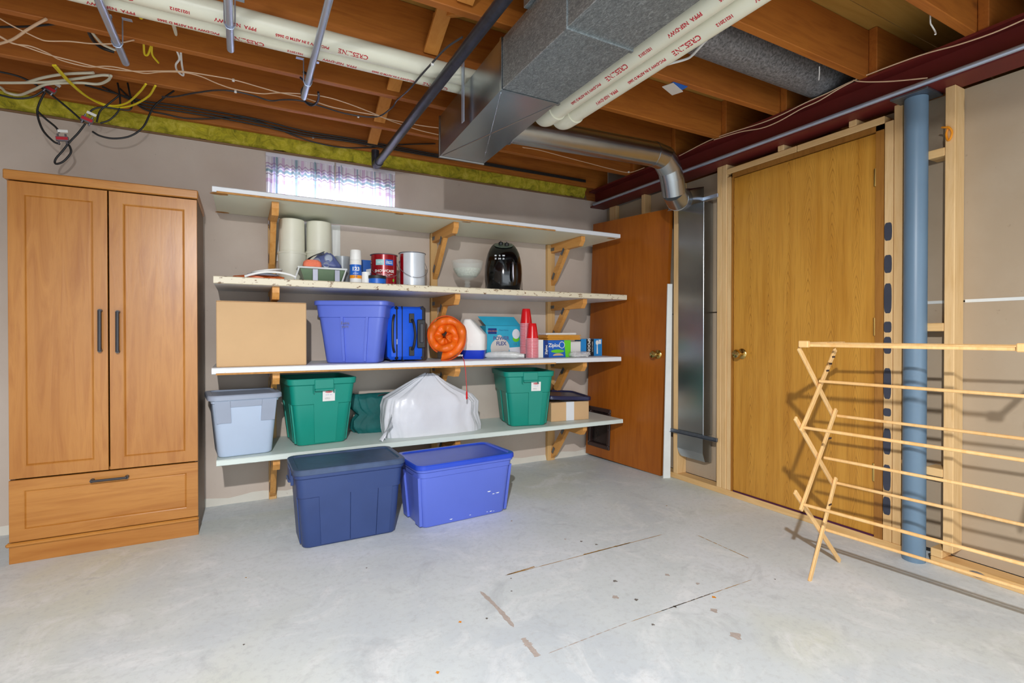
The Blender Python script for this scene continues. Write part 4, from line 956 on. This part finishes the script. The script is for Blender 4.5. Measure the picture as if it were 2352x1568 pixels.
# lids and orange bag
y = 3.25
t = thing('lid_stack', 'two pale plastic lids lying loosely on the left of the second shelf', 'lid', (WX(605, y), y+.02, z1+.024))
g = G(); g.lathe([(.08, 0), (.084, .002), (.084, .010), (.078, .012), (.074, .006), (.001, .006)], 36); g.build('lower_lid', GREYP2, t)
g = G(); g.lathe([(.08, 0), (.084, .002), (.084, .010), (.078, .012), (.074, .006), (.001, .006)], 36, Matrix.Translation((.02, 0, .024)) @ Matrix.Rotation(math.radians(-9), 4, 'Y')); g.build('upper_lid', WHITE, t)
t = thing('orange_bag', 'flattened orange mesh bag under the plastic lids', 'bag', (0, 0, z1))
g = G(); g.loft(blob(interp([(0, WX(540, y), WX(655, y), 1), (.012, WX(532, y), WX(658, y), 1), (.022, WX(560, y), WX(640, y), .6)], 3), 48, .09, 1.7, y+.02, .09)); g.build('mesh_cloth', ORANGE, t, ang=60)
t = thing('tub_rim', 'thin white curved plastic strip lying at the shelf front, arched', 'strip', (0, 0, 0))
g = G(); g.tube(smooth([Vector((WX(u, 3.15), 3.15, max(z1+.006, WZ(u, v, 3.15)+.004))) for u, v in ((562, 636), (585, 630), (610, 626), (640, 627), (665, 632), (680, 638))]), .006, 8, sx=.5); g.build('strip', WHITE, t)
# paint tray
y = 3.24; xl, xr = WX(681, y), WX(798, y); ztop = WZ(740, 614, y)
t = thing('paint_tray', 'metal paint tray with pale rim and green pan holding a sponge and mask', 'paint tray', (xl, y, z1)); L_ = xr-xl; H_ = ztop-z1
g = G(); g.loft([[(.05, .02, .004), (L_-.03, .02, .004), (L_-.03, .09, .004), (.05, .09, .004)], [(.02, .002, H_-.008), (L_-.012, .002, H_-.008), (L_-.012, .115, H_-.008), (.02, .115, H_-.008)], [(.024, .006, H_-.008), (L_-.016, .006, H_-.008), (L_-.016, .111, H_-.008), (.024, .111, H_-.008)], [(.052, .024, .008), (L_-.034, .024, .008), (L_-.034, .086, .008), (.052, .086, .008)]]); g.build('pan', OLIVE, t, ang=None)
g = G(); rr = [(.012, -.006), (L_-.004, -.006), (L_-.004, .122), (.012, .122)]
g.tube([(a, b, H_-.005) for a, b in rr+[rr[0]]], .006, 8); g.build('rim', WPAINT, t, ang=None)
for xx in (.09, L_-.075): B('leg', SILVER, xx, xx+.03, -.004, .0, .0, H_-.012, t, .001)
for a, b in (((-.012, -.006, .002), (.014, -.006, H_-.008)), ((L_-.035, -.006, .002), (L_-.008, -.006, H_-.008))):
    g = G(); g.tube([a, b], .005, 8); g.build('brace_wire', WPAINT, t)
xs = WX(718, y+.02); 
t = thing('sponge', 'coral pink foam sponge sitting on the paint tray', 'sponge', (xs, y+.03, ztop+.002))
g = G(); g.loft([rrect(.10, .06, .02, 0), rrect(.108, .066, .025, .006), rrect(.10, .06, .025, .030), rrect(.07, .045, .02, .042)]); g.build('foam', ORANGE2, t, ang=40)
t = thing('respirator', 'slate blue rubber half-mask respirator with round filter seats on the tray', 'respirator', (WX(750, y+.07), y+.09, ztop-.012), math.radians(-15))
g = G(); g.loft(blob(interp([(0, -.075, .085, .8), (.03, -.085, .095, 1), (.065, -.07, .07, .9), (.095, -.045, .05, .6), (.112, -.015, .03, .2)], 4), 40, .06, 5.5, 0, .06)); g.build('face_piece', MAUVE, t, ang=60)
for cx, cz, r in ((.022, .075, .024), (.008, .032, .019), (-.045, .055, .02)):
    T = Matrix.Translation((cx, -.050, cz)) @ Matrix.Rotation(PI/2+.2, 4, 'X'); g = G(); g.lathe([(r, 0), (r, .012), (r*.85, .014), (r*.8, .008), (r*.3, .006), (.001, .006)], 24, T); g.build('filter_seat', GREYP, t)
for dz in (0, .012):
    g = G(); g.tube(smooth([(-.08, -.02, .03+dz), (-.10, -.05, .05+dz), (-.06, -.07, .085), (.0, -.065, .10+dz)]), .003, 6); g.build('head_strap', BLACK, t)
# clear tub, spray can, blue box, jar, small can
def cyl(nm, label, cat, u, y, wpx, vtop, mat, part='body', prof=None, n=32, zb=None):
    x = WX(u, y); r = M(u, y, wpx)/2; zb = z1 if zb is None else zb; h = WZ(u, vtop, y)-zb
    t = thing(nm, label, cat, (x, y, zb)); g = G()
    g.lathe([(a*r, b*h) for a, b in (prof or [(.96, 0), (1, .02), (1, .98), (.96, 1), (.001, 1)])], n); g.build(part, mat, t); return t, r, h
cyl('clear_tub', 'translucent plastic tub behind the aerosol can', 'tub', 787, 3.36, 36, 590, plain('frosted_plastic', (200, 208, 214), .3, 0, .03, trans=.55), prof=[(.001, 0), (.84, 0), (.97, .93), (1.0, .93), (1.0, 1), (.93, 1), (.82, .02), (.001, .02)])
t, r, h = cyl('aerosol_can', 'white aerosol primer can with blue and orange label', 'spray can', 817, 3.18, 26, 598, WHITE)
g = G(); g.lathe([(r*.96, h+.0005), (r*.98, h+.002), (r*.94, h+.055), (r*.88, h+.062), (.001, h+.062)], 32); g.build('cap', WHITE, t)
g = G(); g.lathe([(r*1.012, h*.34), (r*1.012, h*.80)], 32, cap=False); g.build('blue_label', LABELB, t); g = G(); g.lathe([(r*1.014, h*.20), (r*1.014, h*.34)], 32, cap=False); g.build('orange_label', LABELO, t)
def wrap(r, th0, z0): return lambda x, y, z: Vector(((r+.0006)*math.cos(th0+x/r), (r+.0006)*math.sin(th0+x/r), z0+y))
thc = -PI/2-.16
text('123', .032, WHITE, t, wrap(r*1.014, thc, h*.60), bold=.0012); text('10', .018, STAIN3, t, wrap(r*1.016, thc, h*.27), bold=.0006); text('primer', .012, WHITE, t, wrap(r*1.014, thc, h*.42))
y = 3.40; t, w_, h = box('blue_box', 'small blue carton behind the aerosol can and red paint can', 'box', WX(831, y), WX(856, y), y, .05, z1, WZ(842, 597, y), LABELB)
flat(t, 'pale_print', TAPE, [(w_*.4, h*.5), (w_*.98, h*.55), (w_*.98, h*.70), (w_*.4, h*.65)], -.0008)
cyl('white_jar', 'small white jar between the aerosol can and the little blue can', 'jar', 841, 3.17, 20, 625, WHITE)
t, r, h = cyl('small_can', 'short blue paint sample can with dark lid in front of the red can', 'paint can', 866, 3.155, 40, 634, LABELB)
g = G(); g.lathe([(r*1.03, h*.62), (r*1.04, h*.66), (r*1.04, h*.99), (r*.98, h*1.03), (.001, h*1.02)], 28); g.build('lid', BLACK, t)
def paintcan(label, u, y, wpx, vtop, mat, zb=None):
    t, r, h = cyl('paint_can', label, 'paint can', u, y, wpx, vtop, mat, prof=[(.97, 0), (.98, .012), (.96, .02), (.96, .965), (.99, .975), (1.0, .985), (1.0, 1), (.93, 1.003), (.93, .985), (.80, .98), (.78, .99), (.001, .99)])
    for z_ in (.012, .985):
        g = G(); g.tube([(r*1.0*math.cos(a), r*1.0*math.sin(a), h*z_) for a in [2*PI*k/32 for k in range(33)]], .0028, 6, cap=False); g.build('rim_bead', SILVER, t)
    for s in (-1, 1):
        g = G(); g.lathe([(.009, 0), (.009, .003), (.004, .006), (.001, .0065)], 12, Matrix.Translation((s*r*.955, 0, h*.72)) @ Matrix.Rotation(s*PI/2, 4, 'Y')); g.build('ear', SILVER, t)
    g = G(); g.tube(smooth([(-r*1.02, 0, h*.72), (-r*1.03, -r*.55, h*.47), (-r*.6, -r*1.01, h*.30), (0, -r*1.15, h*.24), (r*.6, -r*1.01, h*.30), (r*1.03, -r*.55, h*.47), (r*1.02, 0, h*.72)]), .0016, 6); g.build('wire_bail', SILVER, t)
    return t, r, h
t, r, h = paintcan('red gallon paint can on the second shelf, right of the aerosol can', 882, 3.27, 60, 586, REDCAN)
R2 = r*.965
text('SHOWCASE', .024, WHITE, t, wrap(R2, thc-.03, h*.44), bold=.0006); text('INTERIOR PAINT & PRIMER\nultra coverage satin\none gallon', .009, TAPE, t, wrap(R2, thc-.03, h*.30))
for s, m_, tx in ((-.030, plain('pale_teal_print', (150, 196, 196), .4), 'HGTV'), (.030, LABELB, 'Sherwin\nWilliams')):
    g = G(); n = 8; g.v = [tuple(wrap(R2, thc-.03, h*.72)(s+.027*(2*k/n-1), zz, 0)) for zz in (-.018, .018) for k in range(n+1)]; g.f = [(k, k+1, n+2+k, n+1+k) for k in range(n)]; g.m = [0]*n; g.build('label_patch', m_, t)
    f0 = wrap(R2+.0004, thc-.03, h*.72); text(tx, .0125, WHITE, t, (lambda f0, s: lambda x, y, z: f0(x+s, y, z))(f0, s), bold=.0003)
g = G(); n = 4; f0 = wrap(R2, thc-.03, h*.2); g.v = [tuple(f0(.055+.012*k/n, zz, 0)) for zz in (-.016, .0) for k in range(n+1)]; g.f = [(k, k+1, n+2+k, n+1+k) for k in range(n)]; g.m = [0]*n; g.build('green_mark', LGREEN, t)
t, r, h = paintcan('whitish gallon paint can with a strip of red label beside the bowl', 947, 3.25, 60, 582, plain('white_can', (206, 212, 218), .3, .15, .05))
g = G(); n = 10; f0 = wrap(r*.965, -PI/2-1.20, 0); g.v = [tuple(f0(-.02+.034*k/n, zz, 0)) for zz in (.006, h*.95) for k in range(n+1)]; g.f = [(k, k+1, n+2+k, n+1+k) for k in range(n)]; g.m = [0]*n; g.build('red_label', REDCAN, t)
# glass bowl
u = 1073.5; y = 3.28; x = WX(u, y); r = M(u, y, 73)/2; h = WZ(u, 600, y)-z1
t = thing('glass_bowl', 'clear footed glass trifle bowl beside the air fryer', 'bowl', (x, y, z1)); g = G()
o_ = [(.001, 0), (r*.50, 0), (r*.52, .004), (r*.36, .010), (r*.13, h*.07), (r*.20, h*.14), (r*.13, h*.20), (r*.21, h*.26), (r*.14, h*.31), (r*.34, h*.36), (r*.60, h*.45), (r*.80, h*.58), (r*.92, h*.74), (r*.985, h*.90), (r, h)]
i_ = [(r-.004, h), (r*.985-.004, h*.90), (r*.92-.004, h*.745), (r*.80-.004, h*.59), (r*.60-.004, h*.465), (r*.30, h*.385), (.001, h*.375)]
g.lathe(o_+i_, 48, cap=False); g.build('glass', BOWLG, t)
g = G(); g.lathe([(r*.58, h*.468), (r*.77, h*.60), (r*.875, h*.73), (r*.865, h*.735), (r*.75, h*.605), (r*.56, h*.475)], 48, cap=False); g.build('frosted_pattern', plain('frosted_glass', (222, 228, 214), .4, 0, .25, 90, alpha=.4), t)
# air fryer
u = 1156; y = 3.33; x = WX(u, y); r = M(u, y, 86)/2; h = WZ(u, 557, y)-z1
t = thing('air_fryer', 'glossy black egg-shaped air fryer with silver handle on the second shelf', 'air fryer', (x, y, z1), math.radians(-24))
g = G(); N = 26; rings = []
prof = [(0, .78), (.012, .84), (.03, .87), (.10, .93), (.22, .985), (.36, 1.0), (.50, .985), (.64, .93), (.76, .85), (.86, .74), (.93, .62), (.97, .50), (.99, .40)]
for a, b in prof:
    ring = []
    for k in range(48):
        an = 2*PI*k/48; ca, sa = math.cos(an), math.sin(an); e = .86
        xx = r*b*math.copysign(abs(ca)**e, ca); yy_ = r*1.02*b*math.copysign(abs(sa)**e, sa)
        zz = a*h
        if a > .80: zz -= (a-.80)*h*.55*max(0, -sa)
        ring.append((xx, yy_, zz))
    rings.append(ring)
g.loft(rings); g.build('shell', GLOSSBLK, t, ang=60)
tp = Matrix.Translation((0, -r*.30, h*.915)) @ Matrix.Rotation(math.radians(24), 4, 'X'); g = G(); g.lathe([(r*.46, 0), (r*.50, .004), (r*.46, .008), (.001, .008)], 36, tp); panel = g.build('control_panel', plain('grey_green_panel', (104, 116, 104), .3, .4, .03), t)
for dx, dy in ((-.02, .012), (.022, -.014)):
    g = G(); g.lathe([(.017, .0082), (.018, .010), (.015, .024), (.001, .025)], 24, tp @ Matrix.Translation((dx, dy, 0))); g.bx(dx-.003, dx+.003, dy-.016, dy+.016, .024, .030, tp, .001); g.build('dial', BLACK, t)
g = G(); 
rings = []
for a, b in ((.10, .93), (.22, .985), (.36, 1.0), (.50, .985), (.54, .97)):
    rings.append([(r*b*1.012*math.cos(an)*.999, r*1.02*b*1.012*math.sin(an), a*h) for an in [PI+.75+(PI-1.5)*k/24 for k in range(25)]])
g.loft(rings, cap=False, closed=False); g.build('basket_front', GLOSSBLK, t, ang=60)
g = G(); g.tube(smooth([(.06, -r*1.06, h*.53), (.06, -r*1.17, h*.50), (.06, -r*1.19, h*.35), (.062, -r*1.17, h*.22), (.062, -r*1.04, h*.19)], 5), .013, 10, sx=.6); g.build('basket_handle', SILVER, t)
fs = lambda dx, dz: (lambda x, y_, z: Vector((x+dx, -r*.955-.0015-(z)-.0, y_+dz)))
for i in range(3):
    for j in range(2): text(('80', '12', '180', '25', '200', '20')[i+3*j], .014, TAPE, t, fs(-.062+.028*i, h*.68-.022*j), name='dial_print', bold=.0004)
g = G(); g.tube(smooth([(r*.78, .02, .02), (r*.95, 0, .012), (r*1.0, -.03, .016), (r*.96, -.05, .010)]), .004, 6); g.build('cord_end', BLACK, t)

# ================================================================== BITS ON THE FRAMING AND CEILING
c = thing('junction_card', 'pale card taped with blue tape to the underside of a joist', 'card', (0, 0, 0))
a = P(1545, 203, z=2.336); B('card', PINKW, a.x-.06, a.x+.06, a.y-.03, a.y+.03, 2.330, 2.3345, c, .001, Matrix.Translation(a) @ Matrix.Rotation(.35, 4, 'Z') @ Matrix.Translation(-a)); B('tape', LABELB, a.x-.045, a.x+.055, a.y-.048, a.y-.012, 2.335, 2.339, c, 0)
def hook(u, v, z, label):
    t = thing('wire_hook', label, 'hook', (0, 0, 0)); p = P(u, v, z=z); g = G()
    g.tube(smooth([p+Vector(q) for q in ((0, 0, .04), (0, 0, .0), (.004, -.004, -.015), (.012, -.010, -.035), (.006, -.016, -.052), (-.004, -.018, -.058))]), .0028, 8); g.build('wire', WHITE, t)
hook(2137, 52, 2.335, 'white metal hook screwed under a joist above the red beam')
t = thing('utility_hook', 'small yellow plastic hook on the stud right of the column', 'hook', (0, 0, 0)); p = Vector((2.818, 1.084, 1.975)); g = G()
g.tube(smooth([p+Vector(q) for q in ((-.002, .03, .035), (-.01, .015, .028), (-.012, 0, .022), (-.010, -.010, 0), (-.010, -.006, -.025), (-.004, .006, -.032), (-.006, .012, -.005), (-.006, .006, .02))]), .0045, 8); g.build('plastic_loop', LABELO, t)

def cable(label, pts, r, mat, cat='cable', name='cable', k=6, clips=()):
    t = thing(name, label, cat, (0, 0, 0)); q = []
    for p in pts:
        u, v, ax, val = p; q.append(P(u, v, **{ax: val}))
    g = G(); g.tube(smooth(q, k), r, 8); g.build('jacket', mat, t)
    for (u, v, ax, val) in clips:
        c = P(u, v, **{ax: val}); g = G(); g.bx(c.x-.006, c.x+.006, c.y-.006, c.y+.006, c.z-.007, c.z+.006, b=.002); g.build('cable_clip', WHITE, t, ang=None)
    return t
Zc = 2.334; z_ = lambda L, z=Zc: [(u, v, 'z', z) for u, v in L]; y_ = lambda L, y=3.45: [(u, v, 'y', y) for u, v in L]
cable('thin peach wire sagging across the joists at the top left corner', z_([(-40, 20), (0, 43), (30, 60), (60, 75), (90, 89), (110, 94), (160, 95), (210, 100), (265, 100), (308, 92)]), .0028, PEACH, 'wire', 'wire')
cable('upper of two twisting peach wires running from the left toward the trunk duct', z_([(-40, 65), (0, 83), (25, 97), (60, 108), (110, 125), (160, 138), (230, 155), (300, 163), (370, 163), (420, 164), (480, 173), (540, 184), (600, 201), (640, 212), (700, 225), (760, 245), (820, 257), (865, 265), (895, 274), (960, 287), (1010, 294)]), .0028, PEACH, 'wire', 'wire', clips=z_([(536, 184), (823, 267)]))
cable('lower of two twisting peach wires running from the left toward the trunk duct', z_([(-40, 66), (0, 85), (30, 100), (70, 106), (110, 122), (140, 138), (200, 153), (240, 152), (270, 155), (330, 168), (370, 165), (420, 166), (460, 175), (500, 192), (540, 205), (600, 215), (640, 213), (700, 216), (750, 223), (800, 238), (865, 263), (897, 277), (960, 298), (1010, 310)]), .0028, PEACH, 'wire', 'wire', clips=z_([(541, 210)]))
cable('thicker peach cable slanting up behind the first joist at the far left', z_([(-30, 108), (0, 100), (30, 90), (60, 70), (85, 55), (106, 44)]), .0055, PEACH)
cable('black cable crossing the first joist bay at the top left', z_([(-40, 64), (0, 62), (60, 61), (100, 58), (140, 53), (170, 46)], 2.38), .0045, BLACK)
cable('black and white cable pair curving behind the first conduit stub', z_([(203, 66), (207, 80), (218, 97), (235, 110), (262, 119)], 2.37), .0075, BLACK)
cable('cream cable curving beside the black pair behind the first conduit stub', z_([(207, 68), (220, 85), (235, 101), (255, 111), (265, 115)], 2.365), .0055, ROMEX)
cable('cream sheathed cable, uppermost of the bundle at the left', z_([(60, 190), (100, 178), (150, 170), (215, 167)], 2.33), .0065, ROMEX)
cable('cream sheathed cable, middle of the bundle at the left', z_([(-40, 189), (0, 190), (50, 190), (110, 188), (180, 180), (230, 173), (252, 173)], 2.325), .0065, ROMEX)
cable('cream sheathed cable, lowest of the bundle, hooking round at its right end', z_([(-40, 185), (0, 200), (15, 212), (45, 218), (80, 205), (110, 193), (180, 190), (225, 193), (248, 184), (255, 174)], 2.32), .0065, ROMEX)
cable('yellow sheathed cable draped in a deep loop, the left one', z_([(122, 150), (160, 190), (200, 222), (250, 242), (290, 237), (320, 212), (335, 193)], 2.31), .0050, YELLOW)
cable('yellow sheathed cable draped in a deep loop, the right one', z_([(127, 150), (168, 195), (210, 228), (255, 246), (300, 243), (340, 222), (357, 197)], 2.305), .0050, YELLOW)
cable('yellow cable end dipping out of the joist beside the cream pipes', z_([(318, 17), (319, 32), (323, 42), (328, 38), (330, 22)], 2.39), .0045, YELLOW)
cable('pair of yellow cables zigzagging between the second and third joists', z_([(330, 98), (332, 124), (340, 125), (348, 104), (350, 126), (364, 144)], 2.37), .0045, YELLOW)
cable('cream cable dipping from the joist face above the first wires', z_([(390, 37), (396, 55), (404, 80), (404, 70), (396, 40)], 2.38), .0045, ROMEX)
cable('white cable looping down between joists above the peach wires', z_([(406, 116), (412, 135), (404, 148), (407, 162), (421, 173), (418, 150), (415, 118)], 2.36), .0045, WHITE)
cable('black coax from the left edge to the lower splitter', y_([(-40, 160), (0, 165), (50, 178), (100, 205), (150, 243), (192, 280)]), .0050, BLACK)
cable('black coax sagging across the insulation at the far left', y_([(-40, 205), (0, 218), (40, 226), (75, 222), (105, 205)]), .0050, BLACK)
cable('black coax hanging in a wide loop against the wall below the first splitter', y_([(103, 212), (90, 238), (86, 262), (98, 298), (122, 324), (138, 331)]), .0050, BLACK)
cable('black coax running to the plug of the lowest splitter', y_([(87, 256), (105, 273), (128, 292), (136, 305)]), .0050, BLACK)
cable('black coax making the small closed loop under the lowest splitter', y_([(196, 284), (180, 305), (160, 326), (145, 345), (128, 365), (128, 376), (145, 371), (162, 352), (161, 338), (155, 330)]), .0050, BLACK)
cable('black coax swinging from the middle splitter up to the joists', y_([(212, 302), (230, 312), (262, 318), (300, 312), (330, 290), (350, 250), (372, 228), (400, 208)]), .0050, BLACK)
cable('black coax arching over the middle splitter', y_([(205, 264), (212, 252), (235, 246), (270, 250), (298, 252), (303, 236), (298, 215), (293, 190)]), .0045, BLACK)
cable('black coax curling from the middle splitter to the yellow cables', y_([(230, 283), (252, 275), (272, 255), (276, 235), (273, 205), (270, 190)]), .0045, BLACK)
cable('black coax drooping from the insulation beside the middle splitter', y_([(222, 280), (230, 255), (250, 238), (275, 218)]), .0045, BLACK)
for i, (dv, lb) in enumerate(((0, 'uppermost black cable of the bundle stapled along the last joist'), (7, 'second black cable of the bundle stapled along the last joist'), (13, 'third black cable of the bundle stapled along the last joist'))):
    cable(lb, y_([(195+40*i, 195+4*i), (260+20*i, 213+dv), (330, 232+dv), (400, 241+dv), (500, 257+dv), (600, 276+dv), (700, 301+dv*.8), (800, 317+dv*.6), (900, 335+dv*.6), (1000, 354+dv*.5), (1100, 371+dv*.4), (1345, 414+dv*.3)], 3.52), .0048, BLACK)
cable('black cable drooping below the stapled bundle near the window', y_([(300, 222), (330, 250), (380, 262), (430, 272), (500, 272), (560, 270), (620, 288), (700, 320), (780, 338), (850, 338), (920, 332), (1000, 330)], 3.535), .0045, BLACK, clips=y_([(719, 315)], 3.54))
cable('grey cable rising from the joists past the iron pipe', z_([(372, 222), (400, 222), (450, 213), (500, 207), (540, 210), (580, 219), (620, 231), (650, 229), (690, 231), (740, 245), (800, 262), (865, 268), (900, 247), (912, 230)], 2.333)+z_([(940, 205), (965, 175), (992, 145), (1025, 110), (1062, 85)], 2.251), .0042, DGREY, clips=z_([(993, 147)], 2.247))
cable('black cable coiled round the end of the third conduit stub', z_([(697, 165), (712, 175), (716, 183), (700, 198), (693, 212), (700, 232), (715, 242), (728, 235), (732, 222), (731, 212)], 2.305), .0060, BLACK)
cable('black cable looped tight under the third conduit stub clamp', z_([(690, 178), (700, 186), (714, 184), (717, 174)], 2.298), .0050, BLACK)
cable('peach wire running on under the round duct', z_([(1200, 338), (1240, 345), (1300, 361), (1350, 374), (1400, 387), (1444, 396), (1480, 385)], 2.333), .0028, PEACH, 'wire', 'wire', clips=z_([(1444, 395)], 2.333))
cable('long peach wire strung along the top of the red beam', [(u, v, 'x', 2.724) for u, v in ((2400, 23), (2352, 45), (2280, 76), (2200, 103), (2130, 122), (2060, 146), (1960, 185), (1900, 214), (1850, 236), (1800, 261), (1750, 282), (1640, 318), (1560, 358))], .0030, PEACH, 'wire', 'wire')
cable('short peach wire sagging from the beam clip toward the column', [(u, v, 'x', 2.722) for u, v in ((1960, 184), (1975, 187), (2000, 188), (2040, 187), (2080, 184), (2130, 179))], .0030, PEACH, 'wire', 'wire')
cable('second peach wire hanging slightly under the long beam wire', [(u, v, 'x', 2.722) for u, v in ((1960, 186), (1925, 205), (1880, 232), (1840, 250), (1790, 278), (1750, 294), (1700, 303), (1640, 321))], .0030, PEACH, 'wire', 'wire')
cable('white cable stub dangling by the cream pipes below the dark duct', z_([(1650, 62), (1635, 78), (1612, 103), (1590, 127), (1575, 136), (1540, 146), (1510, 155)], 2.32), .0055, WHITE)
cable('short white cable curl poking from behind the cream pipe at the top', z_([(1662, 8), (1670, 18), (1676, 34)], 2.30), .005, WHITE)
cable('thin black wire hanging in an arc right of the cream pipes', z_([(1445, 160), (1440, 185), (1425, 208), (1395, 225), (1340, 238)], 2.335), .0028, BLACK, 'wire', 'wire')
# splitters
def splitter(u, v, y, rot, label):
    p = P(u, v, y=y); t = thing('cable_splitter', label, 'splitter', p); t.rotation_euler = (0, rot, 0)
    B('case', SILVER, -.026, .026, -.006, .006, -.012, .012, t, .001); B('red_label', REDD, -.024, .024, -.0072, -.0062, -.006, .009, t, 0)
    for x, s in ((-.016, 1), (.016, 1), (-.016, -1), (.016, -1)):
        g = G(); g.tube([(x, 0, s*.0122), (x, 0, s*.026)], .0045, 8); g.build('port', SILVER, t)
    B('paper_tag', WHITE, -.012, .030, -.012, -.010, .03, .044, t, 0); return t
splitter(115, 205, 3.44, .5, 'cable splitter with red label, uppermost at the left edge'); splitter(200, 275, 3.44, .35, 'cable splitter with red label hanging before the insulation, right one'); splitter(143, 319, 3.44, -.12, 'cable splitter with red label hanging lowest against the wall')

# ================================================================== FLOOR MARKS
def mark(nm, mat, pts, wd, seed=0, m=10, gap=0):
    pts = smooth([Vector((x, y, 0)) for x, y in pts], m) if len(pts) > 2 else [Vector((*pts[0], 0)).lerp(Vector((*pts[1], 0)), t/40) for t in range(41)]
    g = G(); N = len(pts); L_, R2_ = [], []
    for i, p in enumerate(pts):
        d = (pts[min(i+1, N-1)]-pts[max(i-1, 0)]).normalized(); n_ = Vector((-d.y, d.x, 0)); e = (1 if 0 < i < N-1 else .1)
        k = wd*(.55+.9*abs(noise.noise(Vector((i*.35, seed, 0)))))*e
        if gap and noise.noise(Vector((i*.5, seed, 3))) < -gap: k *= .1
        L_.append(p+n_*k); R2_.append(p-n_*k*.8)
    for a, b in zip(L_, R2_): g.v += [(a.x, a.y, .0005), (b.x, b.y, .0005)]
    g.f = [(2*i, 2*i+1, 2*i+3, 2*i+2) for i in range(N-1)]; g.m = [0]*(N-1)
    return g.build(nm, mat, bpy.data.objects['floor'], ang=None)
mark('rust_line', STAIN, [(1.02, 1.978), (1.996, 1.989)], .0035, 1, gap=.25); mark('rust_line', STAIN, [(1.03, 1.979), (1.18, 1.99)], .005, 2); mark('rust_line', STAIN, [(1.45, 1.986), (1.75, 1.988)], .006, 5)
mark('rust_line', STAIN, [(2.126, 1.90), (2.123, 1.583)], .004, 3, gap=.2); mark('scrape', STAIN2, [(.866, 1.904), (.872, 1.76), (.868, 1.614)], .013, 4); mark('scrape', STAIN2, [(.864, 1.541), (.858, 1.428)], .016, 6)
mark('scrape', STAIN2, [(.899, 1.426), (1.25, 1.44)], .003, 7, gap=.05); mark('rust_line', STAIN3, [(1.42, 1.44), (1.72, 1.441)], .0035, 8, gap=.05); mark('scrape', STAIN, [(1.25, 1.44), (1.97, 1.439)], .002, 9, gap=.1)
random.seed(11)
for u, v, r, m_ in ((1175, 1357, .004, STAIN3), (1174, 1328, .004, STAIN3), (1335, 1243, .007, STAIN3), (1370, 1250, .007, STAIN3), (1413, 1334, .009, STAIN3), (1414, 1371, .013, STAIN2), (1461, 1377, .008, STAIN3), (1500, 1434, .006, STAIN3), (1533, 1320, .010, STAIN2), (1640, 1402, .014, STAIN2), (1690, 1460, .02, STAIN2), (1602, 1340, .008, STAIN2), (1118, 1420, .005, STAIN3), (1298, 1238, .006, STAIN2), (1550, 1393, .007, STAIN3), (842, 1304, .004, STAIN3), (1175, 1196, .005, STAIN), (1531, 1161, .005, STAIN), (1057, 1428, .006, LABELO), (1640, 1371, .008, LABELO), (1780, 1330, .004, STAIN3), (560, 1480, .004, STAIN3), (565, 1326, .004, STAIN), (1005, 1544, .006, LABELO)):
    p = P(u, v, z=0); g = G(); s = random.random()*9
    g.v = [(p.x+r*math.cos(a)*(1+.35*math.sin(3*a+s)), p.y+r*math.sin(a)*(1+.35*math.cos(4*a+s)), .0005) for a in [2*PI*k/12 for k in range(12)]]; g.f = [tuple(range(12))]; g.m = [0]; g.build('spot', m_, bpy.data.objects['floor'], ang=None)
